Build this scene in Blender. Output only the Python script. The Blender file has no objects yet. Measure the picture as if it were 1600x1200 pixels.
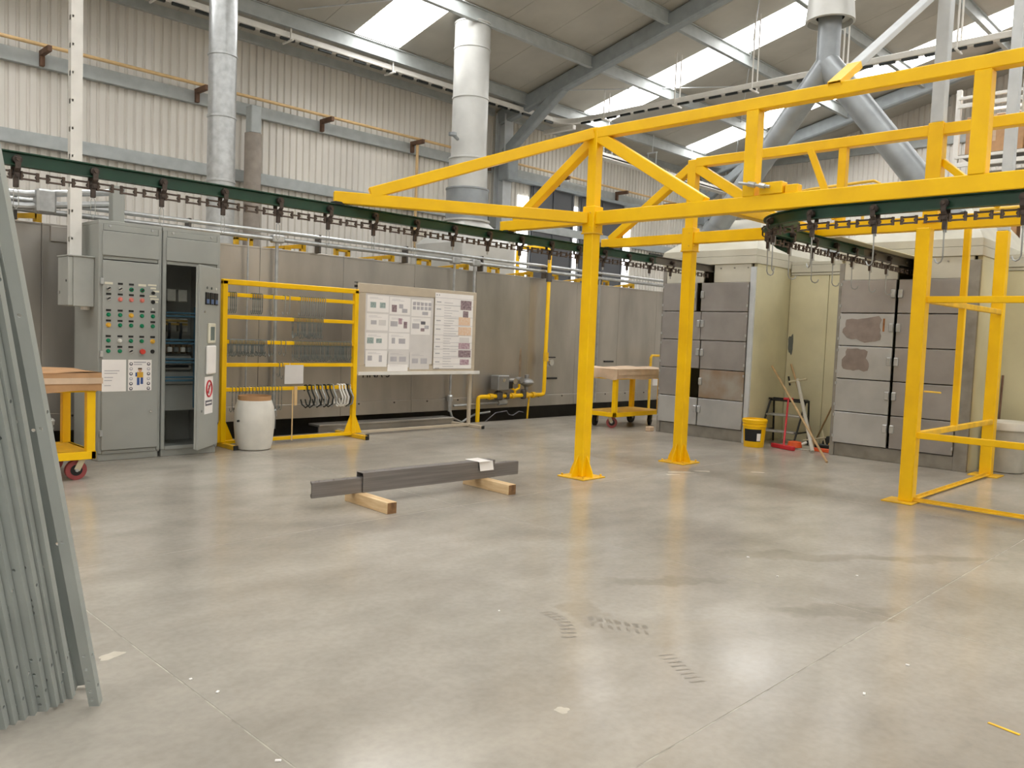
import bpy, bmesh, math, random
from mathutils import Vector, Matrix
random.seed(7)
S = bpy.context.scene
COL = S.collection
# ------------------------------------------------------------------ camera
cam_d = bpy.data.cameras.new('camera'); cam = bpy.data.objects.new('camera', cam_d); COL.objects.link(cam)
cam_d.sensor_width = 36.0; cam_d.lens = 1282.0/1600*36.0; cam_d.clip_start = .05; cam_d.clip_end = 200
yaw, pit, rol = map(math.radians, (44.486, 3.5143, 2.2232))
fwd = Vector((math.cos(yaw)*math.cos(pit), math.sin(yaw)*math.cos(pit), -math.sin(pit)))
rgt = Vector((math.sin(yaw), -math.cos(yaw), 0)); upv = rgt.cross(fwd)
r_ = rgt*math.cos(rol)+upv*math.sin(rol); u_ = -rgt*math.sin(rol)+upv*math.cos(rol)
cam.matrix_world = Matrix(((r_.x, u_.x, -fwd.x, 0), (r_.y, u_.y, -fwd.y, 0), (r_.z, u_.z, -fwd.z, 1.4), (0, 0, 0, 1)))
S.camera = cam
# ------------------------------------------------------------------ world and exposure
W = bpy.data.worlds.new('sky'); S.world = W; W.use_nodes = True
bg = W.node_tree.nodes['Background']; bg.inputs[0].default_value = (.86, .93, 1, 1); bg.inputs[1].default_value = 1.0
S.view_settings.view_transform = 'Standard'; S.view_settings.look = 'None'; S.view_settings.gamma = 1
S.view_settings.use_curve_mapping = False; S.view_settings.exposure = 0.0
SKYLIGHT = 10.0     # brightness of the daylight in the translucent roof panels
# ------------------------------------------------------------------ materials
def lin(c):
    return tuple(((v/255)/12.92 if v/255 <= .04045 else ((v/255+.055)/1.055)**2.4) for v in c)
MATS = {}
def mat(name, c, rough=.5, metal=0., var=.06, scale=6., bump=0., bscale=60., c2=None, spec=.5, stretch=None, rvar=0.):
    m = bpy.data.materials.new(name); m.use_nodes = True; MATS[name] = m
    n = m.node_tree.nodes; L = m.node_tree.links; b = n['Principled BSDF']
    c = lin(c); b.inputs['Roughness'].default_value = rough; b.inputs['Metallic'].default_value = metal
    b.inputs['Specular IOR Level'].default_value = spec
    tc = n.new('ShaderNodeTexCoord'); src = tc.outputs['Object']
    if stretch:
        mp = n.new('ShaderNodeMapping'); mp.inputs['Scale'].default_value = stretch; L.new(src, mp.inputs[0]); src = mp.outputs[0]
    no = n.new('ShaderNodeTexNoise'); no.inputs['Scale'].default_value = scale; no.inputs['Detail'].default_value = 5; L.new(src, no.inputs['Vector'])
    ra = n.new('ShaderNodeValToRGB'); L.new(no.outputs['Fac'], ra.inputs[0])
    d = lin(c2) if c2 else tuple(v*(1-2.2*var) for v in c)
    e = c if c2 else tuple(min(1, v*(1+var)) for v in c)
    ra.color_ramp.elements[0].color = (*d, 1); ra.color_ramp.elements[1].color = (*e, 1)
    ra.color_ramp.elements[0].position = .3; ra.color_ramp.elements[1].position = .65
    L.new(ra.outputs[0], b.inputs['Base Color'])
    if rvar:
        mr = n.new('ShaderNodeMapRange'); mr.inputs['To Min'].default_value = rough-rvar; mr.inputs['To Max'].default_value = rough+rvar
        L.new(no.outputs['Fac'], mr.inputs[0]); L.new(mr.outputs[0], b.inputs['Roughness'])
    if bump:
        n2 = n.new('ShaderNodeTexNoise'); n2.inputs['Scale'].default_value = bscale; L.new(src, n2.inputs['Vector'])
        bp = n.new('ShaderNodeBump'); bp.inputs['Strength'].default_value = bump; bp.inputs['Distance'].default_value = .01
        L.new(n2.outputs['Fac'], bp.inputs['Height']); L.new(bp.outputs[0], b.inputs['Normal'])
    return m
def emit(name, c, s):
    m = bpy.data.materials.new(name); m.use_nodes = True; MATS[name] = m
    n = m.node_tree.nodes; b = n['Principled BSDF']; b.inputs['Base Color'].default_value = (.8, .8, .8, 1)
    b.inputs['Emission Color'].default_value = (*c, 1); b.inputs['Emission Strength'].default_value = s
    return m
mat('yellow', (255, 199, 0), .36, var=.05, scale=3, spec=.4)
mat('yellow_worn', (246, 194, 24), .5, var=.12, scale=8, c2=(218, 172, 50))
mat('yellow_pale', (238, 200, 80), .45)
mat('wallsheet', (226, 221, 212), .5, var=.05, scale=1.2, stretch=(1, 1, .25))
mat('girt', (176, 181, 180), .5, var=.05)
mat('frame_grey', (150, 157, 160), .5, var=.05)
mat('frame_light', (196, 200, 202), .45, var=.04)
mat('roof', (184, 180, 170), .65, var=.05, scale=1.5)
mat('steel', (182, 177, 169), .36, .75, var=.10, scale=1.3, stretch=(1.5, 1.5, .5), rvar=.06)
mat('steel_dark', (92, 88, 84), .45, .5, var=.12, scale=3)
mat('galv', (188, 190, 190), .35, .7, var=.08, scale=12)
mat('duct_paint', (196, 196, 192), .42, .15, var=.05, scale=3)
mat('duct_grey', (150, 155, 158), .4, .35, var=.08, scale=4)
mat('white_paint', (232, 229, 222), .45, var=.03)
mat('cabinet', (160, 162, 156), .45, var=.03, scale=3)
mat('cabinet_dark', (96, 100, 96), .5)
mat('enclosure', (172, 174, 168), .45, var=.03)
mat('black', (16, 16, 17), .5, var=.2)
mat('rubber', (30, 29, 28), .7)
mat('pit', (104, 99, 92), .9, var=.2); mat('joint', (172, 166, 153), .9, var=.2, scale=9)
mat('green', (24, 66, 46), .4, var=.1)
mat('rail_dark', (38, 42, 40), .4, .3)
mat('rail_grey', (112, 106, 98), .45, .5)
mat('chain', (98, 86, 78), .45, .7, var=.2, scale=20)
mat('trolley', (84, 74, 68), .45, .6, var=.2, scale=20)
mat('wire', (176, 178, 176), .35, .8, var=.1)
mat('wire_dark', (138, 146, 144), .4, .7, var=.2, scale=30)
mat('cream', (206, 199, 166), .5, var=.06, scale=1.6)
mat('cream_grey', (196, 192, 176), .5, var=.06, scale=2)
mat('ovenframe', (150, 146, 138), .45, .4, var=.1)
mat('door_a', (158, 153, 149), .42, .45, var=.08, scale=2.5)
mat('door_b', (184, 184, 182), .42, .45, var=.07, scale=2.5)
mat('door_c', (170, 164, 158), .45, .35, scale=4.5, c2=(132, 120, 113))
mat('door_d', (166, 160, 150), .45, .35, scale=2.6, c2=(140, 112, 84))
mat('patch', (140, 127, 119), .6, .1, var=.08, scale=9)
mat('rust', (160, 104, 58), .8, var=.25, scale=14); mat('rust_stain', (158, 138, 116), .6, .3, var=.15, scale=9); mat('tyre_dust', (136, 129, 117), .5, var=.08, scale=12); mat('spill', (196, 188, 172), .6, var=.05, scale=20)
mat('rustbrown', (112, 84, 66), .7, .2, var=.15, scale=8)
mat('brown_post', (158, 148, 138), .6, var=.08); mat('orange_pipe', (220, 186, 134), .5, var=.06)
mat('cardboard', (190, 146, 102), .5, var=.08, scale=5, bump=.15, bscale=9, spec=.5)
mat('cardboard_pale', (216, 188, 158), .55, var=.08, scale=5)
mat('wood', (232, 204, 160), .6, scale=4, stretch=(8, 1, 8), c2=(206, 168, 118))
mat('wood_end', (150, 112, 72), .75, scale=14, c2=(86, 60, 38))
mat('handle_wood', (176, 146, 104), .6, var=.12, scale=9)
mat('profile_grey', (172, 178, 175), .45, .25, var=.05, scale=4)
mat('raw_steel', (132, 127, 124), .42, .5, var=.10, scale=5, stretch=(.3, 4, 14))
mat('paper', (244, 240, 236), .7, var=.015)
mat('paper_grey', (222, 218, 214), .7, var=.02)
mat('beige', (196, 182, 160), .55, var=.03)
mat('print_grey', (190, 187, 190), .7)
mat('print_dark', (104, 102, 108), .7)
mat('print_line', (186, 182, 186), .7)
mat('photo_a', (168, 150, 152), .6, scale=40, c2=(112, 88, 96))
mat('photo_b', (232, 196, 160), .6, scale=30, c2=(236, 214, 196))
mat('photo_c', (176, 190, 186), .6, scale=60, c2=(124, 142, 138))
mat('photo_d', (206, 184, 190), .6, scale=40, c2=(156, 116, 130))
mat('lamp_green', (18, 128, 88), .25); mat('lamp_amber', (226, 176, 62), .25); mat('lamp_red', (206, 62, 48), .3)
mat('lamp_pink', (222, 128, 116), .3); mat('lamp_white', (226, 226, 218), .3); mat('chrome', (205, 205, 205), .25, .9)
mat('blue_frame', (66, 104, 124), .45, .3, var=.06); mat('meter_blue', (84, 108, 150), .3)
mat('screen', (112, 124, 120), .25); mat('ivory', (222, 218, 198), .5)
mat('brown_part', (98, 84, 62), .6, var=.2); mat('clear_part', (176, 176, 166), .3, var=.1)
mat('plastic_white', (222, 218, 208), .45, var=.05, scale=5)
mat('wheel_red', (146, 66, 66), .5, var=.1); mat('cast', (196, 186, 158), .5)
mat('red', (196, 40, 52), .45); mat('orange', (232, 96, 44), .5); mat('blue', (60, 88, 150), .5)
mat('skin_tone', (226, 176, 140), .6); mat('bin_grey', (186, 182, 170), .5, var=.06); mat('bag', (226, 222, 212), .35, bump=.4, bscale=14)
mat('dark_door', (92, 94, 98), .5, var=.06, scale=1)
mat('actuator', (150, 150, 148), .4, .5); mat('brass', (176, 150, 84), .4, .7)
emit('daylight', (1, .995, .985), SKYLIGHT); emit('daylight_slit', (.96, .98, 1), 4.0)
def concrete():
    m = bpy.data.materials.new('concrete'); m.use_nodes = True; MATS['concrete'] = m
    n = m.node_tree.nodes; L = m.node_tree.links; b = n['Principled BSDF']
    g = n.new('ShaderNodeNewGeometry'); P = g.outputs['Position']
    def noise(sc, det=6, vec=P, dist=0.):
        o = n.new('ShaderNodeTexNoise'); o.inputs['Scale'].default_value = sc; o.inputs['Detail'].default_value = det; o.inputs['Distortion'].default_value = dist
        L.new(vec, o.inputs['Vector']); return o.outputs['Fac']
    def ramp(f, p0, c0, p1, c1):
        o = n.new('ShaderNodeValToRGB'); e = o.color_ramp.elements; e[0].position = p0; e[1].position = p1
        e[0].color = (*c0, 1); e[1].color = (*c1, 1); L.new(f, o.inputs[0]); return o.outputs[0]
    def mul(a, c, fac=1.):
        o = n.new('ShaderNodeMix'); o.data_type = 'RGBA'; o.blend_type = 'MULTIPLY'; o.inputs[0].default_value = fac
        L.new(a, o.inputs[6]); L.new(c, o.inputs[7]); return o.outputs[2]
    mp = n.new('ShaderNodeMapping'); mp.inputs['Rotation'].default_value = (0, 0, .6); mp.inputs['Scale'].default_value = (1, 1.6, 1); L.new(P, mp.inputs[0])
    col = ramp(noise(.55, 7, mp.outputs[0], .3), .32, lin((154, 147, 136)), .68, lin((181, 175, 164)))
    col = mul(col, ramp(noise(2.6, 8, mp.outputs[0], .2), .28, (.87, .87, .87), .68, (1.05, 1.05, 1.05)))
    col = mul(col, ramp(noise(28, 4), .3, (.93, .93, .93), .62, (1.02, 1.02, 1.02)))
    # dried spills and tyre smears with their own outlines
    dn = n.new('ShaderNodeTexNoise'); dn.inputs['Scale'].default_value = 5; dn.inputs['Detail'].default_value = 4; L.new(P, dn.inputs['Vector'])
    ds = n.new('ShaderNodeVectorMath'); ds.operation = 'MULTIPLY_ADD'; L.new(dn.outputs['Color'], ds.inputs[0]); ds.inputs[1].default_value = (.35, .35, 0)
    L.new(P, ds.inputs[2])
    for (x, y, a, rx, ry, k) in STAINS:
        s = n.new('ShaderNodeMapping'); s.vector_type = 'TEXTURE'; s.inputs['Location'].default_value = (x+.17, y+.17, 0); s.inputs['Rotation'].default_value = (0, 0, a); s.inputs['Scale'].default_value = (rx, ry, 1000)
        L.new(ds.outputs[0], s.inputs[0])
        ln = n.new('ShaderNodeVectorMath'); ln.operation = 'LENGTH'; L.new(s.outputs[0], ln.inputs[0])
        col = mul(col, ramp(ln.outputs['Value'], .62, (k, k*.985, k*.96), 1.0, (1, 1, 1)))
    L.new(col, b.inputs['Base Color'])
    mr = n.new('ShaderNodeMapRange'); mr.inputs['To Min'].default_value = .12; mr.inputs['To Max'].default_value = .30; L.new(noise(1.7, 6), mr.inputs[0])
    L.new(mr.outputs[0], b.inputs['Roughness']); b.inputs['Specular IOR Level'].default_value = .5
    bp = n.new('ShaderNodeBump'); bp.inputs['Strength'].default_value = .05; bp.inputs['Distance'].default_value = .01; L.new(noise(9, 5), bp.inputs['Height']); L.new(bp.outputs[0], b.inputs['Normal'])
STAINS = [(4.0, 2.62, -.55, .42, .10, .84), (4.3, 1.72, -.7, .40, .13, .80), (3.2, 2.55, 1.0, .30, .10, .86), (5.25, 2.35, -.75, .75, .12, .86),
          (5.9, 1.75, -.7, .6, .10, .84), (3.35, 2.1, -.6, .45, .2, .95)]
concrete()
# ------------------------------------------------------------------ mesh builder
class MB:
    def __init__(s): s.v = []; s.f = []
    def add(s, v, f):
        o = len(s.v); s.v += [tuple(p) for p in v]; s.f += [tuple(i+o for i in q) for q in f]; return s
    def box(s, x0, x1, y0, y1, z0, z1, b=0.):
        if x0 > x1: x0, x1 = x1, x0
        if y0 > y1: y0, y1 = y1, y0
        if z0 > z1: z0, z1 = z1, z0
        c = Vector(((x0+x1)/2, (y0+y1)/2, (z0+z1)/2)); return s.obox(c, Matrix.Identity(3), (x1-x0, y1-y0, z1-z0), b)
    def obox(s, c, R, d, b=0.):
        h = [q/2 for q in d]; b = min(b, .45*min(d))
        if b <= 0:
            v = [c+R@Vector((sx*h[0], sy*h[1], sz*h[2])) for sx in (-1, 1) for sy in (-1, 1) for sz in (-1, 1)]
            return s.add(v, [(0, 1, 3, 2), (4, 6, 7, 5), (0, 4, 5, 1), (2, 3, 7, 6), (0, 2, 6, 4), (1, 5, 7, 3)])
        v = []; ix = {}
        for sx in (-1, 1):
            for sy in (-1, 1):
                for sz in (-1, 1):
                    for a in range(3):
                        p = [sx*h[0], sy*h[1], sz*h[2]]; sg = (sx, sy, sz)
                        for k in range(3):
                            if k != a: p[k] -= sg[k]*b
                        ix[(sx, sy, sz, a)] = len(v); v.append(c+R@Vector(p))
        f = []
        for a in range(3):
            o = [k for k in range(3) if k != a]
            for sa in (-1, 1):
                q = []
                for (p0, p1) in ((-1, -1), (1, -1), (1, 1), (-1, 1)):
                    g = [0, 0, 0]; g[a] = sa; g[o[0]] = p0; g[o[1]] = p1; q.append(ix[(*g, a)])
                if (sa > 0) == (a == 1): q.reverse()
                f.append(q)
        for a in range(3):
            o = [k for k in range(3) if k != a]
            for p0 in (-1, 1):
                for p1 in (-1, 1):
                    g = [0, 0, 0]; g[o[0]] = p0; g[o[1]] = p1; g2 = list(g); g[a] = -1; g2[a] = 1
                    f.append([ix[(*g, o[0])], ix[(*g2, o[0])], ix[(*g2, o[1])], ix[(*g, o[1])]])
        for sx in (-1, 1):
            for sy in (-1, 1):
                for sz in (-1, 1): f.append([ix[(sx, sy, sz, a)] for a in range(3)])
        return s.add(v, f)
    def beam(s, p, q, w, h, b=.004, up=(0, 0, 1)):
        p = Vector(p); q = Vector(q); d = q-p; L = d.length; x = d/L; u = Vector(up)
        if abs(x.dot(u)) > .98: u = Vector((0, 1, 0))
        y = u.cross(x).normalized(); z = x.cross(y)
        return s.obox((p+q)/2, Matrix((x, y, z)).transposed(), (L, w, h), b)
    def cyl(s, p, q, r, n=16, r2=None, cap=True):
        p = Vector(p); q = Vector(q); r2 = r if r2 is None else r2; x = (q-p).normalized()
        u = Vector((0, 0, 1)) if abs(x.z) < .9 else Vector((1, 0, 0)); a = x.cross(u).normalized(); c = x.cross(a)
        v = []
        for k in range(n):
            t = 2*math.pi*k/n; d = a*math.cos(t)+c*math.sin(t); v += [p+d*r, q+d*r2]
        f = [(2*k, 2*((k+1) % n), 2*((k+1) % n)+1, 2*k+1) for k in range(n)]
        if cap: f += [tuple(range(2*n-2, -1, -2)), tuple(range(1, 2*n, 2))]
        return s.add(v, f)
    def tube(s, pts, r, n=8, closed=False, cap=True):
        P = [Vector(p) for p in pts]; N = len(P); v = []; f = []; prev = None
        for i in range(N):
            a = P[i-1] if (i or closed) else P[0]; b = P[(i+1) % N] if (i < N-1 or closed) else P[-1]
            t = (b-a).normalized()
            if prev is None:
                u = Vector((0, 0, 1)) if abs(t.z) < .9 else Vector((1, 0, 0)); e = t.cross(u).normalized()
            else:
                e = (prev-t*prev.dot(t))
                e = e.normalized() if e.length > 1e-6 else t.orthogonal().normalized()
            prev = e; g = t.cross(e)
            v += [P[i]+(e*math.cos(2*math.pi*k/n)+g*math.sin(2*math.pi*k/n))*r for k in range(n)]
        for i in range(N if closed else N-1):
            j = (i+1) % N
            f += [(i*n+k, i*n+(k+1) % n, j*n+(k+1) % n, j*n+k) for k in range(n)]
        if cap and not closed: f += [tuple(range(n-1, -1, -1)), tuple((N-1)*n+k for k in range(n))]
        return s.add(v, f)
    def lathe(s, prof, c=(0, 0, 0), n=24, cap0=True, cap1=True):
        v = []; f = []; m = len(prof)
        for (r, z) in prof: v += [(c[0]+r*math.cos(2*math.pi*k/n), c[1]+r*math.sin(2*math.pi*k/n), c[2]+z) for k in range(n)]
        for i in range(m-1): f += [(i*n+k, i*n+(k+1) % n, (i+1)*n+(k+1) % n, (i+1)*n+k) for k in range(n)]
        if cap0: f.append(tuple(range(n-1, -1, -1)))
        if cap1: f.append(tuple((m-1)*n+k for k in range(n)))
        return s.add(v, f)
    def sweep(s, path, sec, closed_sec=True, caps=True):
        # path: list of (point, side vector, up vector); sec: list of (side, up)
        v = []; f = []; n = len(sec)
        for (p, a, u) in path: v += [Vector(p)+Vector(a)*x+Vector(u)*y for (x, y) in sec]
        for i in range(len(path)-1):
            for k in range(n if closed_sec else n-1):
                f.append((i*n+k, i*n+(k+1) % n, (i+1)*n+(k+1) % n, (i+1)*n+k))
        if caps and closed_sec: f += [tuple(range(n-1, -1, -1)), tuple((len(path)-1)*n+k for k in range(n))]
        return s.add(v, f)
    def xf(s, M): s.v = [tuple(M@Vector(p)) for p in s.v]; return s
    def mesh(s, name, m, off=(0, 0, 0)):
        me = bpy.data.meshes.new(name); o = Vector(off)
        me.from_pydata([Vector(p)-o for p in s.v], [], s.f)
        bm = bmesh.new(); bm.from_mesh(me); bmesh.ops.recalc_face_normals(bm, faces=bm.faces); bm.to_mesh(me); bm.free()
        me.polygons.foreach_set('use_smooth', [True]*len(me.polygons)); me.set_sharp_from_angle(angle=math.radians(32))
        me.materials.append(MATS[m]); return me
def wloc(o):
    p = Vector(o.location)
    while o.parent: o = o.parent; p += Vector(o.location)
    return p
def part(name, mb, m, parent, label=None, loc=None):
    base = wloc(parent); off = Vector(loc) if loc else base
    me = mb if isinstance(mb, bpy.types.Mesh) else mb.mesh(name, m, off)
    o = bpy.data.objects.new(name, me); COL.objects.link(o); o.parent = parent; o.location = off-base
    if label: o['label'] = label
    return o
def thing(name, label, cat, loc, group=None):
    o = bpy.data.objects.new(name, None); COL.objects.link(o); o.location = loc; o.empty_display_size = .1
    o['label'] = label; o['category'] = cat
    if group: o['group'] = group
    return o
def single(name, mb, m, label, cat, loc, group=None):
    me = mb if isinstance(mb, bpy.types.Mesh) else mb.mesh(name, m, loc)
    o = bpy.data.objects.new(name, me); COL.objects.link(o); o.location = loc; o['label'] = label; o['category'] = cat
    if group: o['group'] = group
    return o
def struct(name, mb, m, loc=(0, 0, 0), label=None):
    o = bpy.data.objects.new(name, mb.mesh(name, m, loc) if mb else None); COL.objects.link(o); o.location = loc; o['kind'] = 'structure'
    if label: o['label'] = label
    return o
def copy_tree(o, parent=None):
    c = o.copy(); COL.objects.link(c); c.parent = parent
    for ch in list(o.children): copy_tree(ch, c)
    return c
def text_mb(body, size, ext=.002):
    cu = bpy.data.curves.new('lettering', 'FONT'); cu.body = body; cu.size = size; cu.extrude = ext; cu.align_x = 'CENTER'
    o = bpy.data.objects.new('lettering', cu); COL.objects.link(o)
    me = bpy.data.meshes.new_from_object(o.evaluated_get(bpy.context.evaluated_depsgraph_get()))
    mb = MB().add([v.co.copy() for v in me.vertices], [tuple(p.vertices) for p in me.polygons])
    bpy.data.objects.remove(o); bpy.data.meshes.remove(me); bpy.data.curves.remove(cu); return mb
V = Vector
def plate_holes(P, u0, u1, L, t, holes):
    # flat strip of length L and thickness t, cut through by holes (u, z, half width, half height, round); P maps (u, z, depth) to space
    m = MB(); hs = sorted(holes, key=lambda h: h[1]); z = 0.
    def seg(za, zb):
        if zb-za < 1e-5: return
        v = [P(u, zz, d) for d in (0, t) for (u, zz) in ((u0, za), (u1, za), (u1, zb), (u0, zb))]
        m.add(v, [(0, 1, 2, 3), (7, 6, 5, 4), (0, 3, 7, 4), (1, 5, 6, 2)]+([(0, 4, 5, 1)] if za == 0 else [])+([(3, 2, 6, 7)] if zb == L else []))
    for (u, zc, a, b, rnd_) in hs:
        e = b*1.5; za, zb = zc-e, zc+e
        if za < z+1e-4 or zb > L: continue
        seg(z, za); z = zb
        out = [(u1, zc), (u1, zb), (u, zb), (u0, zb), (u0, zc), (u0, za), (u, za), (u1, za)]
        q = .7071 if rnd_ else 1.
        inn = [(u+a, zc), (u+a*q, zc+b*q), (u, zc+b), (u-a*q, zc+b*q), (u-a, zc), (u-a*q, zc-b*q), (u, zc-b), (u+a*q, zc-b*q)]
        v = [P(x, y, 0) for (x, y) in out+inn]+[P(x, y, t) for (x, y) in out+inn]; f = []
        for k in range(8):
            j = (k+1) % 8; f += [(k, j, 8+j, 8+k), (16+k, 24+k, 24+j, 16+j), (8+k, 8+j, 24+j, 24+k)]
        f += [(0, 1, 17, 16), (7, 0, 16, 23), (3, 4, 20, 19), (4, 5, 21, 20)]
        m.add(v, f)
    seg(z, L); return m
# ================================================================== SETTING
XA, XE, YW, YB = -11.0, 22.7, 13.5, -15.5          # hall extents
RZ, RM, YR = 6.3, .24, -1.0                         # eave height, roof slope, ridge
def roofz(y): return RZ+RM*(YW-y) if y >= YR else RZ+RM*(YW-YR)-RM*(YR-y)
# ---- floor: slabs with open saw-cut joints over a sub base
mb = MB().box(XA, XE, YB, 9.31, -.30, -.03).box(XA, XE, 9.31, YW, -.50, -.42).box(XA, XE, 9.31, 9.33, -.45, -.03)
floor = struct('floor', mb, 'pit', label='polished grey concrete floor with saw-cut joints')
part('joint_filler', MB().box(XA, XE, YB, 9.31, -.03, -.0012), 'joint', floor)
gx = [XA]+[1.35+3.05*k for k in range(-4, 8) if XA+.2 < 1.35+3.05*k < XE-.2]+[XE]
gy = [YB]+[1.5+3.36*k for k in range(-5, 3) if YB+.2 < 1.5+3.36*k < 9]+[9.31]
for i in range(len(gx)-1):
    for j in range(len(gy)-1):
        x0, x1, y0, y1 = gx[i], gx[i+1], gy[j], gy[j+1]
        part('floor_slab', MB().box(x0+.003, x1-.003, y0+.003, y1-.003, -.029, 0, .001), 'concrete', floor)
part('floor_slab', MB().box(XA, XE, 12.2, YW, -.419, 0), 'concrete', floor)
# ---- corrugated wall on the left
def corr(axis, const, a0, a1, z0, ztop, out, pitch=.135, dep=.03):
    prof = []; a = a0
    while a < a1:
        for (t, d) in ((0, 0), (.10, 0), (.22, 1), (.80, 1), (.92, 0)):
            if a+t*pitch <= a1: prof.append((a+t*pitch, d*dep*out))
        a += pitch
    mbx = MB(); v = []
    for (p, d) in prof:
        if axis == 'x': v += [(p, const+d, z0), (p, const+d, ztop(p))]
        else: v += [(const+d, p, z0), (const+d, p, ztop(p))]
    mbx.add(v, [(2*i, 2*i+2, 2*i+3, 2*i+1) for i in range(len(prof)-1)]); return mbx
wl = struct('wall_left', corr('x', YW, XA, XE, 0, lambda p: RZ+.1, -1), 'wallsheet', label='tall corrugated pale metal side wall')
wb = struct('wall_back', corr('y', XE, YB, YW, 0, lambda y: roofz(y)+.05, -1), 'wallsheet', label='corrugated gable end wall of the hall')
wr = struct('wall_right', corr('x', YB, XA, XE, 0, lambda p: RZ+.5, 1), 'wallsheet', label='corrugated far side wall of the hall')
wf = struct('wall_front', corr('y', XA, YB, YW, 0, lambda y: roofz(y)+.05, 1), 'wallsheet', label='corrugated gable wall behind the work floor')
def csec(mbx, x0, x1, y, z0, z1, w=.07):
    return mbx.box(x0, x1, y-.008, y, z0, z1, .002).box(x0, x1, y-w, y, z0, z0+.008).box(x0, x1, y-w, y, z1-.008, z1)
for (z0, z1) in ((3.82, 4.015), (4.95, 5.15), (6.19, 6.43)):
    for (a, b) in ((XA, 12.75), (13.05, 20.85), (21.1, XE)):
        part('girt', MB().box(a, b, YW-.13, YW-.035, z0, z1, .006), 'girt', wl)
part('girt', MB().box(XA, XE, YW-.13, YW-.035, 1.6, 1.8, .006), 'girt', wl)
for z in (2.6, 3.9, 5.2, 6.6):
    part('girt', MB().box(XE-.13, XE-.035, YB, YW, z, z+.2, .006), 'girt', wb)
# frames of the hall at X = 5, 12.9, 20.9 (and behind)
for X0 in (-8.0, 12.9, 20.9):
    c = MB().box(X0-.13, X0+.13, YW-.44, YW-.42, 0, RZ-.1).box(X0-.13, X0+.13, YW-.16, YW-.14, 0, RZ-.1).box(X0-.012, X0+.012, YW-.43, YW-.15, 0, RZ-.1)
    part('column', c, 'frame_light', wl)
# sliding door and daylight gaps in the side wall
d1 = struct('door_1', MB().box(14.06, 15.60, YW-.10, YW-.055, 0, 4.9, .01).box(15.82, 17.64, YW-.10, YW-.055, 0, 4.9, .01), 'dark_door', (14.15, YW, 0), 'dark grey sliding metal door in the corrugated wall')
for xr in (14.1, 14.8, 15.5, 15.86, 16.7, 17.55): part('door_rib', MB().box(xr, xr+.04, YW-.125, YW-.10, .05, 4.85, .005), 'dark_door', d1)
part('door_track', MB().box(13.3, 18.6, YW-.2, YW-.04, 4.87, 4.95, .006), 'frame_grey', d1)
for k, (a, b) in enumerate(((13.66, 14.02), (15.62, 15.80), (17.66, 18.0))):
    w = struct('window_%d' % (k+1), MB().box(a, b, YW-.046, YW-.034, .3, 4.6), 'daylight_slit', (a, YW, 0), 'narrow bright daylight gap beside the sliding door')
# ---- roof
ceil = struct('ceiling', MB().add([(XA, YW, RZ+.06), (XE, YW, RZ+.06), (XE, YR, roofz(YR)+.06), (XA, YR, roofz(YR)+.06), (XA, YB, roofz(YB)+.06), (XE, YB, roofz(YB)+.06)],
              [(0, 1, 2, 3), (3, 2, 5, 4)]), 'roof', label='pitched metal roof with skylight strips')
SKY = (2.6, 8.4, 14.7, 18.95, -4.0, -9.2)
px = XA; pw = 1.05
edges = []
cuts = sorted(set([a for s_ in SKY for a in (s_, s_+.98)]))
x = XA
while x < XE-.05:
    nxt = min(x+pw, XE)
    for c in cuts:
        if x+.02 < c < nxt+.3 and c-x < pw+.3: nxt = c; break
    edges.append((x, nxt)); x = nxt
def roofquad(x0, x1, ya, yb, th, dz=0.):
    v = []
    for (xx, yy) in ((x0, ya), (x1, ya), (x1, yb), (x0, yb)): v.append((xx, yy, roofz(yy)+dz))
    v += [(a, b, c+th) for (a, b, c) in v]
    return MB().add(v, [(0, 1, 2, 3), (7, 6, 5, 4), (0, 4, 5, 1), (1, 5, 6, 2), (2, 6, 7, 3), (3, 7, 4, 0)])
for (a, b) in edges:
    sky = any(abs(a-s_) < .01 for s_ in SKY)
    for (ya, yb) in ((YW, YR), (YR, YB)):
        if sky:
            y0, y1 = (12.45, YR+.4) if ya == YW else (YR-.4, YB+1)
            part('skylight_panel' if ya == YW and a > 5 else 'skylight_panel_offscreen', roofquad(a+.01, b-.01, y0, y1, .03, -.005), 'daylight', ceil)
            if ya == YW: part('roof_panel', roofquad(a+.004, b-.004, YW, 12.45, .05), 'roof', ceil)
        else: part('roof_panel', roofquad(a+.004, b-.004, ya, yb, .05), 'roof', ceil)
for k in range(-8, 8):
    y = 12.5-1.78*(7-k)
    if y < YB+.3: continue
    z = roofz(y)-.01; s = .24
    mbx = MB().box(XA, XE, y-.045, y+.045, z-.012, z).box(XA, XE, y-.006, y+.006, z-s, z).box(XA, XE, y-.045, y+.045, z-s, z-s+.012)
    part('purlin', mbx, 'girt', ceil)
for X0 in (-8.0, 12.9, 20.9):
    for (ya, yb) in ((YW-.15, YR), (YB+.15, YR)):
        part('rafter', MB().beam((X0, ya, roofz(ya)-.19), (X0, yb, roofz(yb)-.19), .2, .32, .03), 'frame_grey', ceil)
    part('knee_brace', MB().beam((X0, YW-.35, 5.35), (X0, 11.5, roofz(11.5)-.26), .18, .22, .02), 'frame_grey', ceil)
    part('gusset', MB().box(X0-.16, X0+.16, YW-.62, YW-.3, 4.75, 5.25, .02), 'frame_grey', ceil)
# thin roof tie rods
for (p, q) in (((7.2, 12.3, 6.55), (12.6, 7.4, 7.72)), ((20.6, 11.9, 6.6), (13.2, 7.3, 7.7)), ((20.7, 7.3, 7.7), (13.2, 12.0, 6.6))):
    part('tie_rod', MB().tube([p, q], .011, 6), 'frame_light', ceil)
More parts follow.
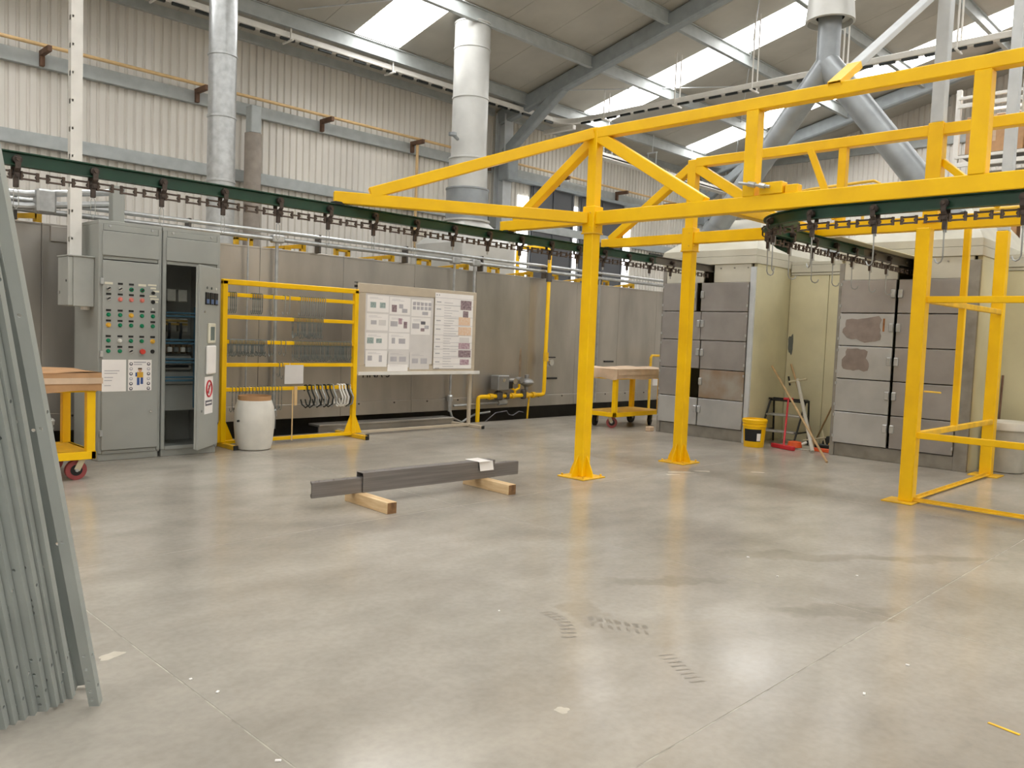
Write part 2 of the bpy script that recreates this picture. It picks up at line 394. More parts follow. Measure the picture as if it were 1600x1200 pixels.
# ================================================================== pipes on the wall
g = thing('wall_pipe', 'long ochre pipe running on brackets along the corrugated wall', 'pipe', (3.7, 13.2, 5.2))
part('pipe', MB().tube([(XA+.2, 13.2, 5.22), (21.5, 13.2, 5.22)], .027, 10), 'orange_pipe', g)
for X0 in (1.4, 3.72, 6.0, 8.35, 10.45, 12.6, 14.9, 17.2, 19.4):
    b = part('bracket', MB().box(X0-.03, X0+.03, 12.98, 13.38, 5.10, 5.18, .004), 'rustbrown', g)
    part('bracket_foot', MB().box(X0-.03, X0+.03, 13.30, 13.37, 4.96, 5.10, .004), 'rustbrown', b)
part('drop_pipe', MB().tube([(10.47, 13.2, 5.2), (10.47, 13.2, 3.08), (10.52, 13.2, 3.03), (11.25, 13.2, 3.03)], .03, 10), 'orange_pipe', g)
# ================================================================== ducts
def segduct(name, label, x, y, segs, cat='duct', n=28):
    t = thing(name, label, cat, (x, y, segs[0][0]))
    for (z0, z1, r, m) in segs:
        q = part('duct_section', MB().lathe([(r, z0), (r, z1)], (x, y, 0), n), m, t)
        part('seam_ring', MB().lathe([(r, z1-.03), (r+.012, z1-.025), (r+.012, z1), (r, z1+.005)], (x, y, 0), n, False, False), m, q)
    return t
segduct('exhaust_duct', 'slim galvanised duct rising from the tank behind the control cabinets', 5.3, 11.0, [(2.36, 3.35, .185, 'galv'), (3.35, 4.22, .185, 'galv'), (4.22, 5.05, .185, 'galv'), (5.05, roofz(11.4)-.02, .185, 'galv')])
t = segduct('exhaust_stack', 'wide grey painted duct on a square hood above the tank', 9.88, 11.0, [(3.35, 3.92, .375, 'duct_grey'), (3.92, 4.45, .345, 'duct_paint'), (4.45, 5.5, .315, 'duct_paint'), (5.5, 6.35, .315, 'duct_paint'), (6.35, roofz(11.4)-.02, .315, 'duct_paint')])
h = MB(); n = 24
v = [(9.88+.36*math.cos(2*math.pi*k/n), 11+.36*math.sin(2*math.pi*k/n), 3.36) for k in range(n)]
for k in range(n):
    a = 2*math.pi*k/n; m_ = max(abs(math.cos(a)), abs(math.sin(a))); v.append((9.88+.62*math.cos(a)/m_, 11+.62*math.sin(a)/m_, 2.92))
h.add(v, [(k, (k+1) % n, n+(k+1) % n, n+k) for k in range(n)]); h.box(9.26, 10.5, 10.38, 11.62, 2.362, 2.93, .01)
part('hood', h, 'duct_paint', t)
part('flange', MB().lathe([(.36, 3.33), (.42, 3.34), (.42, 3.37), (.36, 3.38)], (9.88, 11, 0), 28, False, False), 'duct_paint', t)
part('damper_lever', MB().tube([(9.52, 10.9, 4.72), (9.34, 10.8, 4.74)], .03, 8).lathe([(.07, 0), (.07, .05)], (9.3, 10.78, 4.72), 14), 'duct_grey', t)
part('junction_box', MB().box(10.28, 10.48, 10.85, 11.05, 3.3, 3.62, .01), 'cabinet_dark', t)
g = thing('wall_stub_post', 'brownish round post with grey head against the corrugated wall', 'post', (6.88, 13.12, 0))
part('shaft', MB().cyl((6.88, 13.12, 0), (6.88, 13.12, 4.6), .14, 20), 'brown_post', g); part('head', MB().box(6.79, 6.98, 13.02, 13.22, 4.6, 5.06, .015), 'girt', g)
# forked duct over the ovens
t = thing('forked_duct', 'Y-shaped grey duct joining both ovens under a flared cap', 'duct', (10.9, 5.0, 3.0))
J = V((10.9, 5.0, 5.17))
part('leg_pipe', MB().cyl((10.9, 6.65, 2.96), J, .16, 24), 'duct_grey', t); part('leg_pipe', MB().cyl((10.9, 3.27, 2.92), J, .168, 24), 'duct_grey', t)
part('neck', MB().cyl((10.9, 5.0, 5.06), (10.9, 5.0, 6.1), .15, 24), 'duct_grey', t)
part('cap', MB().lathe([(.318, 5.72), (.29, 5.71), (.27, 5.78), (.18, 5.78)], (10.9, 5.0, 0), 28, False, False).lathe([(.318, 5.72), (.26, 6.32), (.25, roofz(5.3)-.02)], (10.9, 5.0, 0), 28, False, False), 'duct_paint', t)
# ================================================================== overhead enclosed track hung from the roof
t = thing('overhead_track', 'white enclosed overhead track with dark chain hung on rods from the roof', 'conveyor', (14.2, 12.6, 6.15))
XT = 14.2; zt = 6.2
def trk(p, q): return MB().beam(p, q, .11, .10, .01)
part('track', trk((XA+.5, 12.6, zt), (XT-.45, 12.6, zt)), 'white_paint', t)
part('track', trk((XT, 12.15, zt), (XT, -6, zt)), 'white_paint', t)
arc = [(XT-.45+.45*math.sin(a), 12.15+.45*math.cos(a), zt) for a in [k*math.pi/16 for k in range(9)]]
pth = [(p, V((math.sin(k*math.pi/16), math.cos(k*math.pi/16), 0)), V((0, 0, 1))) for k, p in enumerate(arc)]
part('track_bend', MB().sweep(pth, [(-.055, -.05), (.055, -.05), (.055, .05), (-.055, .05)]), 'white_paint', t)
part('track', trk((XT, 12.3, zt-.12), (XT-.0, 13.2, zt-.12)), 'white_paint', t)
for k in range(40):
    x = -.5+.36*k
    if x < XT-.5: part('track_link', MB().box(x, x+.26, 12.575, 12.625, zt-.09, zt-.045, .006), 'rail_dark', t)
for k in range(40):
    y = 12.1-.36*k; part('track_link', MB().box(XT-.025, XT+.025, y-.26, y, zt-.09, zt-.045, .006), 'rail_dark', t)
def hanger(x, y, dx, dy):
    r = roofz(y)-.1; m = MB()
    for s in (-1, 1): m.cyl((x+s*dx, y+s*dy, zt-.1), (x+s*dx, y+s*dy, r), .015, 6)
    m.beam((x-dx*1.8, y-dy*1.8, zt-.1), (x+dx*1.8, y+dy*1.8, zt-.1), .03, .03, .003)
    part('hanger_rod', m, 'white_paint', t)
for x in (3.0, 5.0, 7.2, 9.3, 11.3, 13.2): hanger(x, 12.6, .0, .09)
for y in (11.4, 9.6, 7.9, 6.2, 4.4, 2.6): hanger(XT, y, .09, 0)
t = thing('hanging_cable_tray', 'pale cable tray hung high along the far part of the wall', 'cable tray', (17, 12.4, 5.5))
part('tray', MB().box(15.0, 22, 12.3, 12.55, 5.62, 5.66, .003).box(15.0, 22, 12.3, 12.31, 5.6, 5.72).box(15.0, 22, 12.54, 12.55, 5.6, 5.72), 'white_paint', t)
for x in (15.6, 17.4, 19.2, 21.0):
    part('hanger', MB().cyl((x, 12.3, 5.6), (x, 12.3, 6.1), .01, 6).cyl((x, 12.55, 5.6), (x, 12.55, 6.1), .01, 6).box(x-.01, x+.01, 12.27, 12.58, 6.09, 6.12).cyl((x, 12.42, 6.1), (x, 12.42, roofz(12.42)), .01, 6), 'frame_light', t)
# ================================================================== treatment tank with trench
t = thing('treatment_tank', 'long stainless steel treatment tank lining the wall above a dark trench', 'tank', (8, 9.6, 0))
TX0, TX1, TY0, TY1 = -6.0, 17.0, 9.6, 11.9
part('tank_core', MB().box(TX0, TX1, TY0+.05, TY1, .17, 2.33), 'steel_dark', t)
part('base_frame', MB().box(TX0+.1, TX1-.1, TY0+.5, TY1-.2, -.42, .17), 'steel_dark', t)
k = 0; xs = [TX0]
while xs[-1] < TX1-.5: xs.append(min(TX1, xs[-1]+1.24))
for a, b in zip(xs, xs[1:]):
    part('steel_panel', MB().box(a+.002, b-.002, TY0, TY0+.05, .36, 2.34, .003), 'steel', t)
    part('skirt_panel', MB().box(a+.002, b-.002, TY0-.012, TY0+.05, .17, .358, .003), 'steel', t)
    part('top_panel', MB().box(a+.002, b-.002, TY0, TY1, 2.34, 2.365, .003), 'steel', t)
for x in [TX0+.3+.62*i for i in range(36)]: part('bolt', MB().cyl((x, TY0-.024, .33), (x, TY0-.012, .33), .012, 8), 'steel_dark', t)
def arm(x, L):
    m = MB(); y = TY0+.06
    m.add([(x, y, 2.37), (x+L, y, 2.47), (x+L, y, 2.41), (x+.05, y, 2.366), (x, y+.07, 2.37), (x+L, y+.07, 2.47), (x+L, y+.07, 2.41), (x+.05, y+.07, 2.366)], [(0, 1, 2, 3), (4, 7, 6, 5), (0, 4, 5, 1), (1, 5, 6, 2), (2, 6, 7, 3), (3, 7, 4, 0)])
    a = part('lid_arm', m, 'yellow_worn', t); part('arm_block', MB().box(x+L*.55, x+L*.55+.09, y-.02, y+.06, 2.362, 2.425, .004), 'yellow_worn', a)
    part('arm_post', MB().box(x+L-.02, x+L+.05, y, y+.07, 2.36, 2.475, .004), 'yellow_worn', a)
def ubr(x):
    y = TY0+.05; part('lid_bracket', MB().box(x, x+.05, y, y+.06, 2.36, 2.46, .004).box(x, x+.24, y, y+.06, 2.43, 2.47, .004).box(x+.19, x+.24, y, y+.06, 2.36, 2.46, .004), 'yellow_worn', t)
for x in (2.05, 3.6, 5.2, 6.66, 8.12, 9.6, 11.05, 12.5): arm(x, .6)
for x in (4.85, 6.3, 7.75, 9.2, 10.65, 12.1): ubr(x)
part('pump_box', MB().box(2.76, 3.4, TY0-.03, TY0+.2, 2.18, 2.34, .004), 'steel', t)
tx = text_mb('TINA 5', .17); tx.xf(Matrix.Translation((6.98, TY0-.004, .70)) @ Matrix.Rotation(math.pi/2, 4, 'X')); part('lettering', tx, 'black', t)
for (a, b, z0) in ((9.95, 10.0, .9),): part('rust_streak', MB().cyl((a, TY0-.001, .85), (a, TY0, .85), .03, 14).xf(Matrix.Translation((0, 0, .85)) @ Matrix.Diagonal((1, 1, 11, 1)) @ Matrix.Translation((0, 0, -.85))), 'rust_stain', t)
for (x, z) in ((12.2, .93), (10.6, .63)): part('handle', MB().box(x, x+.28, TY0-.03, TY0, z, z+.03, .004), 'black', t)
part('drain_plate', MB().box(5.9, 8.26, 9.312, 9.587, .07, .10, .004).box(5.9, 8.26, 9.332, 9.35, -.1, .07), 'steel', t)
# conduits in front of the tank top
t = thing('tank_conduit_run', 'pair of silver conduits running along the front of the tank top', 'conduit', (8, 9.52, 2.4))
part('conduit', MB().tube([(-3, 9.52, 2.565), (14.0, 9.52, 2.565)], .026, 10), 'galv', t)
part('conduit', MB().tube([(-3, 9.52, 2.475), (14.0, 9.52, 2.475)], .03, 10), 'galv', t)
for x in (2.4, 4.2, 5.95, 7.4, 8.9, 10.4, 11.9): part('clip', MB().box(x, x+.03, 9.50, 9.62, 2.36, 2.60, .003), 'steel_dark', t)
for (x, r) in ((5.35, .022), (8.35, .018), (8.77, .024), (11.9, .02), (4.96, .012)):
    part('drop_conduit', MB().tube([(x, 9.53, 2.46), (x, 9.53, .2 if x != 8.77 else .30)], r, 8), 'galv', t)
for x in (5.35, 8.35, 8.77): part('conduit_box', MB().box(x-.08, x+.08, 9.47, 9.58, 2.43, 2.53, .015), 'galv', t)
for (x, z) in ((5.35, .2), (8.35, .3)):
    part('conduit_fitting', MB().lathe([(.03, -.04), (.03, .12), (.045, .12), (.045, .2), (.03, .22)], (x, 9.53, z-.1), 12), 'galv', t)
part('flex_hose', MB().tube([(8.35, 9.53, .2), (8.40, 9.525, .06), (8.6, 9.52, -.02), (8.75, 9.52, .05), (8.9, 9.52, .10), (9.2, 9.52, .12)], .02, 8), 'galv', t)
t = thing('cable_duct_post', 'grey vertical cable duct with two thick conduits behind the control cabinets', 'conduit', (3.2, 9.0, 2.3))
part('post', MB().box(3.15, 3.27, 8.93, 9.05, 2.336, 2.76, .006), 'cabinet', t)
part('thick_conduit', MB().tube([(3.2, 9.05, 2.70), (2.45, 9.3, 2.60), (1.2, 9.35, 2.58)], .035, 10), 'galv', t)
part('thick_conduit', MB().tube([(3.2, 9.05, 2.58), (2.45, 9.3, 2.48), (1.2, 9.35, 2.46)], .035, 10), 'galv', t)
part('coupling', MB().box(2.52, 2.7, 9.17, 9.33, 2.42, 2.66, .02), 'galv', t)
# ================================================================== yellow gantry frame
X1, X2, YP, X3, X4, YQ = 6.30, 8.05, 5.17, 7.90, 10.40, 2.62
ZL, ZT = 2.55, 3.365
G = thing('gantry_frame', 'yellow welded tube gantry carrying the overhead conveyor on tall posts', 'gantry', (X1, YP, 0))
def tube_post(x, y, w, z0, z1, m='yellow'): return part('post', MB().box(x-w/2, x+w/2, y-w/2, y+w/2, z0, z1, .008), m, G)
def baseplate(p, x, y, s, gus=True):
    part('base_plate', MB().box(x-s/2, x+s/2, y-s/2, y+s/2, 0, .014, .003), 'yellow_worn', p)
    if gus:
        for (dx, dy) in ((1, 0), (-1, 0), (0, 1), (0, -1)):
            a = V((dx, dy, 0)); b = V((-dy, dx, 0)); c = V((x, y, 0)); m = MB()
            pts = [(.055, .012), (.15, .012), (.14, .06), (.062, .22), (.055, .22)]
            v = [c+a*u+b*.006+V((0, 0, z)) for (u, z) in pts]+[c+a*u-b*.006+V((0, 0, z)) for (u, z) in pts]
            m.add(v, [(0, 1, 2, 3, 4), (9, 8, 7, 6, 5)]+[(k, 5+k, 5+(k+1) % 5, (k+1) % 5) for k in range(5)]); part('gusset', m, 'yellow', p)
    for (dx, dy) in ((1, 1), (1, -1), (-1, 1), (-1, -1)):
        part('anchor_bolt', MB().cyl((x+dx*s*.4, y+dy*s*.4, .014), (x+dx*s*.4, y+dy*s*.4, .035), .011, 6), 'yellow_worn', p)
for x in (X1, X2):
    p = tube_post(x, YP, .12, .012, 2.44); baseplate(p, x, YP, .34)
    s = part('post_sleeve', MB().box(x-.072, x+.072, YP-.072, YP+.072, 2.40, 2.665, .006), 'yellow', G)
    part('sleeve_rim', MB().box(x-.078, x+.078, YP-.078, YP+.078, 2.398, 2.412, .003), 'yellow_worn', s)
    for z in (2.46, 2.6): part('sleeve_bolt', MB().cyl((x-.03, YP-.08, z), (x-.03, YP-.07, z), .008, 8).cyl((x-.08, YP-.03, z), (x-.07, YP-.03, z), .008, 8), 'yellow_worn', s)
    part('upper_post', MB().box(x-.052, x+.052, YP-.052, YP+.052, 2.66, 3.42, .006), 'yellow', G)
YE = -3.0
def yb(name, p, q, w=.1, h=.1, m='yellow'): return part(name, MB().beam(p, q, w, h, .006), m, G)
yb('beam', (X1, YP-.05, ZT), (X1, YE, ZT)); yb('beam', (X1, YP-.07, ZL), (X1, YE, ZL), .1, .125)
yb('beam', (X2, YP-.05, ZT+.02), (X2, YE, ZT+.02)); yb('beam', (X2, YP-.07, ZL), (X2, YE, ZL), .1, .125)
for y in (3.48, 1.77, -.2): yb('strut', (X1, y, ZL+.06), (X1, y, ZT-.05), .11, .11)
yb('strut', (X2, 3.47, ZL), (X2, 3.47, ZT), .08, .08); yb('strut', (X2, YQ, ZL), (X2, YQ, ZT+.085), .13, .13); yb('strut', (X2, .9, ZL), (X2, .9, ZT), .08, .08)
yb('brace', (X1, YP-.03, ZT-.02), (X1, 3.92, ZL+.05), .09, .105); yb('brace', (X2, YP-.03, ZT-.02), (X2, 3.95, ZL+.03), .09, .105)
yb('brace', (X2-.04, 3.80, ZT), (X2-.04, 3.50, ZL+.1), .03, .07); yb('brace', (X2, 2.56, 3.10), (X2-.3, 2.0, 2.62), .04, .06)
# cantilever arms to the rail
A1 = V((4.14, 6.36, ZL)); C1 = V((X1, YP, ZL)); d = (A1-C1).normalized()
yb('arm', C1+d*.07, A1+d*.02, .1, .105); yb('arm_brace', V((X1, YP, ZT))+d*.04, V((4.40, 6.21, ZL+.06)), .09, .10)
yb('arm', (X1, YP+.07, ZL), (X1, 6.42, ZL), .1, .105); yb('arm_brace', (X1, YP+.03, ZT-.06), (X1, 6.22, ZL+.04), .09, .09)
yb('arm', (X2, YP+.07, ZL), (X2, 6.42, ZL), .1, .105); yb('arm_brace', (X2, YP+.03, ZT-.02), (X2, 6.30, ZL+.04), .09, .09)
for y in (3.72, .3): yb('tie', (X1+.05, y, ZL), (X2-.05, y, ZL), .09, .09)
# floor guard frame
p = tube_post(X3, YQ, .12, .008, 2.49); part('base_plate', MB().box(X3-.17, X3+.1, YQ-.1, YQ+.17, 0, .012, .003), 'yellow_worn', p)
p = tube_post(X4, YQ, .12, .008, 2.75); part('base_plate', MB().box(X4-.15, X4+.15, YQ-.15, YQ+.15, 0, .012, .003), 'yellow_worn', p)
for z in (1.85, .62):
    yb('rail', (X3, YQ-.05, z), (X3, YE, z), .05, .058); yb('rail', (X3+.05, YQ-.03, z), (X4-.05, YQ-.03, z), .045, .055, 'yellow_worn')
for (p_, q_) in (((X3, YQ, .02), (X3, YE, .02)), ((X3, YQ-.03, .02), (X4, YQ-.03, .02))):
    part('floor_angle', MB().beam(p_, q_, .05, .012, .002).beam(V(p_)+V((0, 0, .01)), V(q_)+V((0, 0, .01)), .008, .04, .002), 'yellow_worn', G)
yb('slim_post', (9.06, YQ-.02, .62), (9.06, YQ-.02, 2.72), .06, .06); part('peg', MB().cyl((X3+.05, YQ-.07, 1.02), (X3+.02, YQ-.22, 1.02), .008, 8), 'yellow_pale', G)
tube_post(X3, -1.2, .12, 0, 2.49)
# grey hanger posts above the frame
part('hanger_post', MB().box(X2-.055, X2+.055, YQ-.055, YQ+.055, 3.45, roofz(YQ)-.2, .006), 'frame_light', G)
part('hanger_post', MB().box(X4-.055, X4+.055, YQ-.055, YQ+.055, 2.75, roofz(YQ)-.2, .006), 'frame_light', G)
part('hanger_post', MB().box(X2+.1, X2+.16, 1.93, 1.99, 3.43, roofz(2)-.2, .006), 'frame_light', G)
a = V((6.22, 2.80, 3.38)); b = V((8.0, 2.72, 4.60)); dd = (b-a).normalized(); b2 = a+dd*3.2
part('diagonal_tube', MB().beam(a+dd*.42, b2, .10, .05, .005), 'frame_light', G)
wy_ = V((0, 0, 1)).cross(dd).normalized(); wz_ = dd.cross(wy_); e = MB()
for s in (-1, 1):
    e.beam(a+dd*.03+wz_*s*.025, a+dd*.42+wz_*s*.025, .106, .006, .001); e.beam(a+dd*.03+wy_*s*.05, a+dd*.42+wy_*s*.05, .006, .044, .001)
part('tube_end', e, 'yellow', G)
part('diagonal_tube', MB().beam((X2+.13, 1.96, 4.35), (X2+.13, 1.45, 3.9), .06, .06, .004), 'frame_light', G)
# chain tensioner and guard hoops
tb = part('tensioner_box', MB().box(X1-.06, X1+.04, 3.18, 3.38, ZL+.062, ZL+.16, .006), 'yellow', G)
part('turnbuckle', MB().cyl((X1-.09, 3.55, ZL+.17), (X1-.09, 3.27, ZL+.115), .013, 10).cyl((X1-.09, 3.46, ZL+.155), (X1-.09, 3.40, ZL+.14), .024, 10).cyl((X1-.09, 3.36, ZL+.135), (X1-.09, 3.31, ZL+.122), .022, 6), 'galv', tb)
part('bracket_block', MB().box(X1-.03, X1+.05, 3.06, 3.17, ZL+.062, ZL+.13, .005), 'yellow', tb)
hx = 8.6
part('guard_hoop', MB().tube([(hx, 4.3, 2.95), (hx, 4.25, 3.06), (hx, 4.0, 3.08), (hx, 3.38, 3.10), (hx, 3.32, 3.07), (hx, 3.36, 3.02), (hx, 3.36, 2.6)], .016, 8), 'yellow_pale', G)
part('guard_hoop', MB().tube([(hx-.35, 4.0, 2.6), (hx-.35, 3.95, 2.86), (hx-.35, 3.85, 2.9), (hx-.35, 3.4, 2.91), (hx-.35, 3.33, 2.87), (hx-.35, 3.33, 2.6)], .016, 8), 'yellow_pale', G)
part('guard_hoop', MB().tube([(9.4, 2.6, 2.85), (9.4, .4, 2.85)], .022, 8), 'yellow_pale', G)
# ================================================================== conveyor rails
def ibeam(path):
    w, h, tw, tf = .033, .0475, .006, .008
    sec = [(-w, -h), (w, -h), (w, -h+tf), (tw, -h+tf+.004), (tw, h-tf-.004), (w, h-tf), (w, h), (-w, h), (-w, h-tf), (-tw, h-tf-.004), (-tw, -h+tf+.004), (-w, -h+tf)]
    return MB().sweep(path, sec)
ZR = 2.441; YR1 = 6.33; YR2 = 3.66; RR = .85
t = thing('conveyor_rail', 'dark green I-beam conveyor rail running straight into the left oven', 'rail', (1.6, YR1, ZR))
Y_ = V((0, 1, 0)); Zv = V((0, 0, 1)); X_ = V((1, 0, 0))
part('rail_beam', ibeam([((-2.5, YR1, ZR), Y_, Zv), ((9.05, YR1, ZR), Y_, Zv)]), 'green', t)
part('rail_end', ibeam([((9.05, YR1, ZR), Y_, Zv), ((10.9, YR1, ZR), Y_, Zv)]), 'rail_grey', t)
part('splice_plate', MB().box(8.9, 9.2, YR1-.012, YR1+.012, ZR+.045, ZR+.08, .003), 'rail_dark', t)
for q in (A1, V((X1, YR1, 0)), V((X2, YR1, 0))): part('rail_clip', MB().box(q.x-.05, q.x+.05, YR1-.04, YR1+.04, ZR+.04, ZL-.04, .004), 'rail_dark', t)
def rpath(s):
    # right-hand rail: s = 0 at the start of the bend on the X1 line, growing towards the oven
    if s < 0: return V((X1, YR2-RR+s, 0)), V((0, 1, 0))
    L = RR*math.pi/2
    if s < L:
        a = s/RR; return V((X1+RR-RR*math.cos(a), YR2-RR+RR*math.sin(a), 0)), V((math.sin(a), math.cos(a), 0))
    return V((X1+RR+s-L, YR2, 0)), V((1, 0, 0))
t2 = thing('curved_conveyor_rail', 'dark green conveyor rail under the front beam curving round into the right oven', 'rail', (X1, 2, ZR))
LB = RR*math.pi/2
pp = []
for s in [-6]+[k*LB/14 for k in range(15)]+[LB+2.0]:
    p, d_ = rpath(s); pp.append((V((p.x, p.y, ZR)), V((-d_.y, d_.x, 0)), Zv))
part('rail_beam', ibeam(pp), 'green', t2)
p, d_ = rpath(LB+2.0); q, _ = rpath(LB+3.75)
part('rail_end', ibeam([(V((p.x, p.y, ZR)), Y_, Zv), (V((q.x, q.y, ZR)), Y_, Zv)]), 'rail_grey', t2)
part('rail_cover', MB().box(8.2, 10.408, YR2-.16, YR2+.16, ZR+.0475, ZR+.0575, .002), 'cream', t2)
part('rail_clip', MB().box(X1-.04, X1+.04, 1.5, 1.6, ZR+.04, ZL-.05, .004), 'rail_dark', t2)
# green bracket behind the bend
t = thing('bend_bracket', 'green steel bracket plate holding the conveyor bend', 'bracket', (7.3, 3.75, 2.3))
def plate_y(pts, y, th=.012):
    n_ = len(pts); v = [(x, y, z) for (x, z) in pts]+[(x, y+th, z) for (x, z) in pts]
    return MB().add(v, [tuple(range(n_)), tuple(range(2*n_-1, n_-1, -1))]+[(k, (k+1) % n_, n_+(k+1) % n_, n_+k) for k in range(n_)])
part('plate', plate_y([(7.16, 2.506), (7.66, 2.506), (7.68, 2.40), (7.58, 2.28), (7.35, 2.305), (7.11, 2.375), (7.20, 2.44)], 3.75), 'green', t)
part('upper_plate', MB().box(7.03, 7.60, 3.662, 3.676, ZR+.047, 2.575, .002), 'green', t)
part('stiffener', MB().box(7.5, 7.512, 3.698, 3.752, 2.32, 2.506, .002), 'green', t); part('hanger_strip', MB().box(7.12, 7.18, 3.60, 3.755, ZR+.047, 2.506, .003), 'green', t)
# ---- chain links
def link_wide():
    m = MB(); L = .0475
    for y in (-.019, .019): m.box(-L, L, y-.005, y+.005, -.011, .011, .003)
    for x in (-L+.008, L-.008): m.cyl((x, -.025, 0), (x, .025, 0), .0125, 8)
    return m
def link_wide_flat():
    # outer link: two bars one above the other joined by pins
    m = MB(); L = .060
    for z in (-.021, .021): m.box(-L, L, -.009, .009, z-.006, z+.006, .003)
    for x in (-L+.010, L-.010): m.cyl((x, 0, -.030), (x, 0, .030), .0115, 8)
    return m
def link_inner():
    m = MB(); m.box(-.040, .040, -.008, .008, -.006, .006, .003)
    for x in (-.036, .036): m.box(x-.011, x+.011, -.010, .010, -.010, .010, .004)
    return m
LO = link_wide_flat().mesh('outer_link', 'chain'); LI = link_inner().mesh('inner_link', 'chain')
PITCH = .4875/6; ZC = ZR-.105
def chain(name, label, fn, s0, n):
    p0, _ = fn(s0); t = thing(name, label, 'chain', (p0.x, p0.y, ZC))
    for k in range(n):
        p, d_ = fn(s0+k*PITCH); o = part('chain_link', LO if k % 2 else LI, None, t, loc=(p.x, p.y, ZC)); o.rotation_euler = (0, 0, math.atan2(d_.y, d_.x))
    return t
def lpath(s): return V((s, YR1, 0)), V((1, 0, 0))
S0 = 1.61
chain('conveyor_chain', 'rusty brown link chain hung below the straight green rail', lpath, S0-.4875*4, 6*22)
SR0 = (2.45-(YR2-RR))-.4875*8
chain('conveyor_chain', 'rusty brown link chain hung below the curved rail', rpath, SR0, 6*18+4)
# ---- trolleys
def trolley_proto():
    t = thing('conveyor_trolley', 'brown two-wheel trolley with plain hanger hung on the straight green rail', 'trolley', (0, 0, 0), 'trolleys on the straight rail')
    for s in (-1, 1):
        pts = [(s*.052, -.005), (s*.052, -.080), (s*.021, -.100), (s*.021, -.135)]
        m = MB()
        for (a, b) in zip(pts, pts[1:]): m.beam((0, a[0], a[1]), (0, b[0], b[1]), .009, .036, .002, up=(1, 0, 0))
        a_ = part('bracket_arm', m, 'trolley', t)
        part('wheel', MB().cyl((0, s*.012, -.019), (0, s*.046, -.019), .029, 16), 'trolley', t)
        part('axle_nut', MB().cyl((0, s*.046, -.019), (0, s*.064, -.019), .013, 8), 'chain', t)
    part('pendant', MB().box(-.016, .016, -.014, .014, -.20, -.09, .004).cyl((0, -.03, -.115), (0, .03, -.115), .012, 8), 'trolley', t)
    return t
def add_hook(t, kind):
    if kind == 'ring':
        a = [(.0, 0, -.195), (-.014, 0, -.22), (-.016, 0, -.32), (0, 0, -.345), (.016, 0, -.32), (.014, 0, -.22)]
        part('wire_ring', MB().tube(a, .0028, 6, True), 'wire', t)
    elif kind == 'tag': part('hook_eye', MB().box(-.011, .011, -.004, .004, -.235, -.19, .003), 'galv', t)
    else:
        a = [(0, 0, -.185), (.0, -.004, -.30), (0, -.004, -.40), (.012, -.012, -.425), (.035, -.03, -.435), (.055, -.045, -.425), (.066, -.05, -.40)]
        part('load_hook', MB().tube(a, .0055, 7), 'wire', t)
        part('hook_tab', MB().box(-.012, .012, -.02, -.008, -.22, -.14, .003), 'galv', t)
protos = {}
for kind in ('ring', 'tag', 'hook'):
    p = trolley_proto(); add_hook(p, kind); protos[kind] = p
protos['ring']['label'] = 'brown two-wheel trolley with a thin wire ring on the straight green rail'
protos['tag']['label'] = 'brown two-wheel trolley with a small metal eye on the straight green rail'
protos['hook']['label'] = 'brown two-wheel trolley with a long white load hook on the curved rail'; protos['hook']['group'] = 'trolleys on the curved rail'
used = set()
def put(kind, p, d_):
    o = protos[kind] if kind not in used else copy_tree(protos[kind]); used.add(kind)
    o.location = (p.x, p.y, ZR+.012); o.rotation_euler = (0, 0, math.atan2(d_.y, d_.x))
for k in range(-3, 18): put('ring' if k in (0, 1, 2, 3, 4, 5, 6, 7) else 'tag', *lpath(S0+.4875*k))
for k in range(18): put('hook', *rpath(SR0+.4875*k))
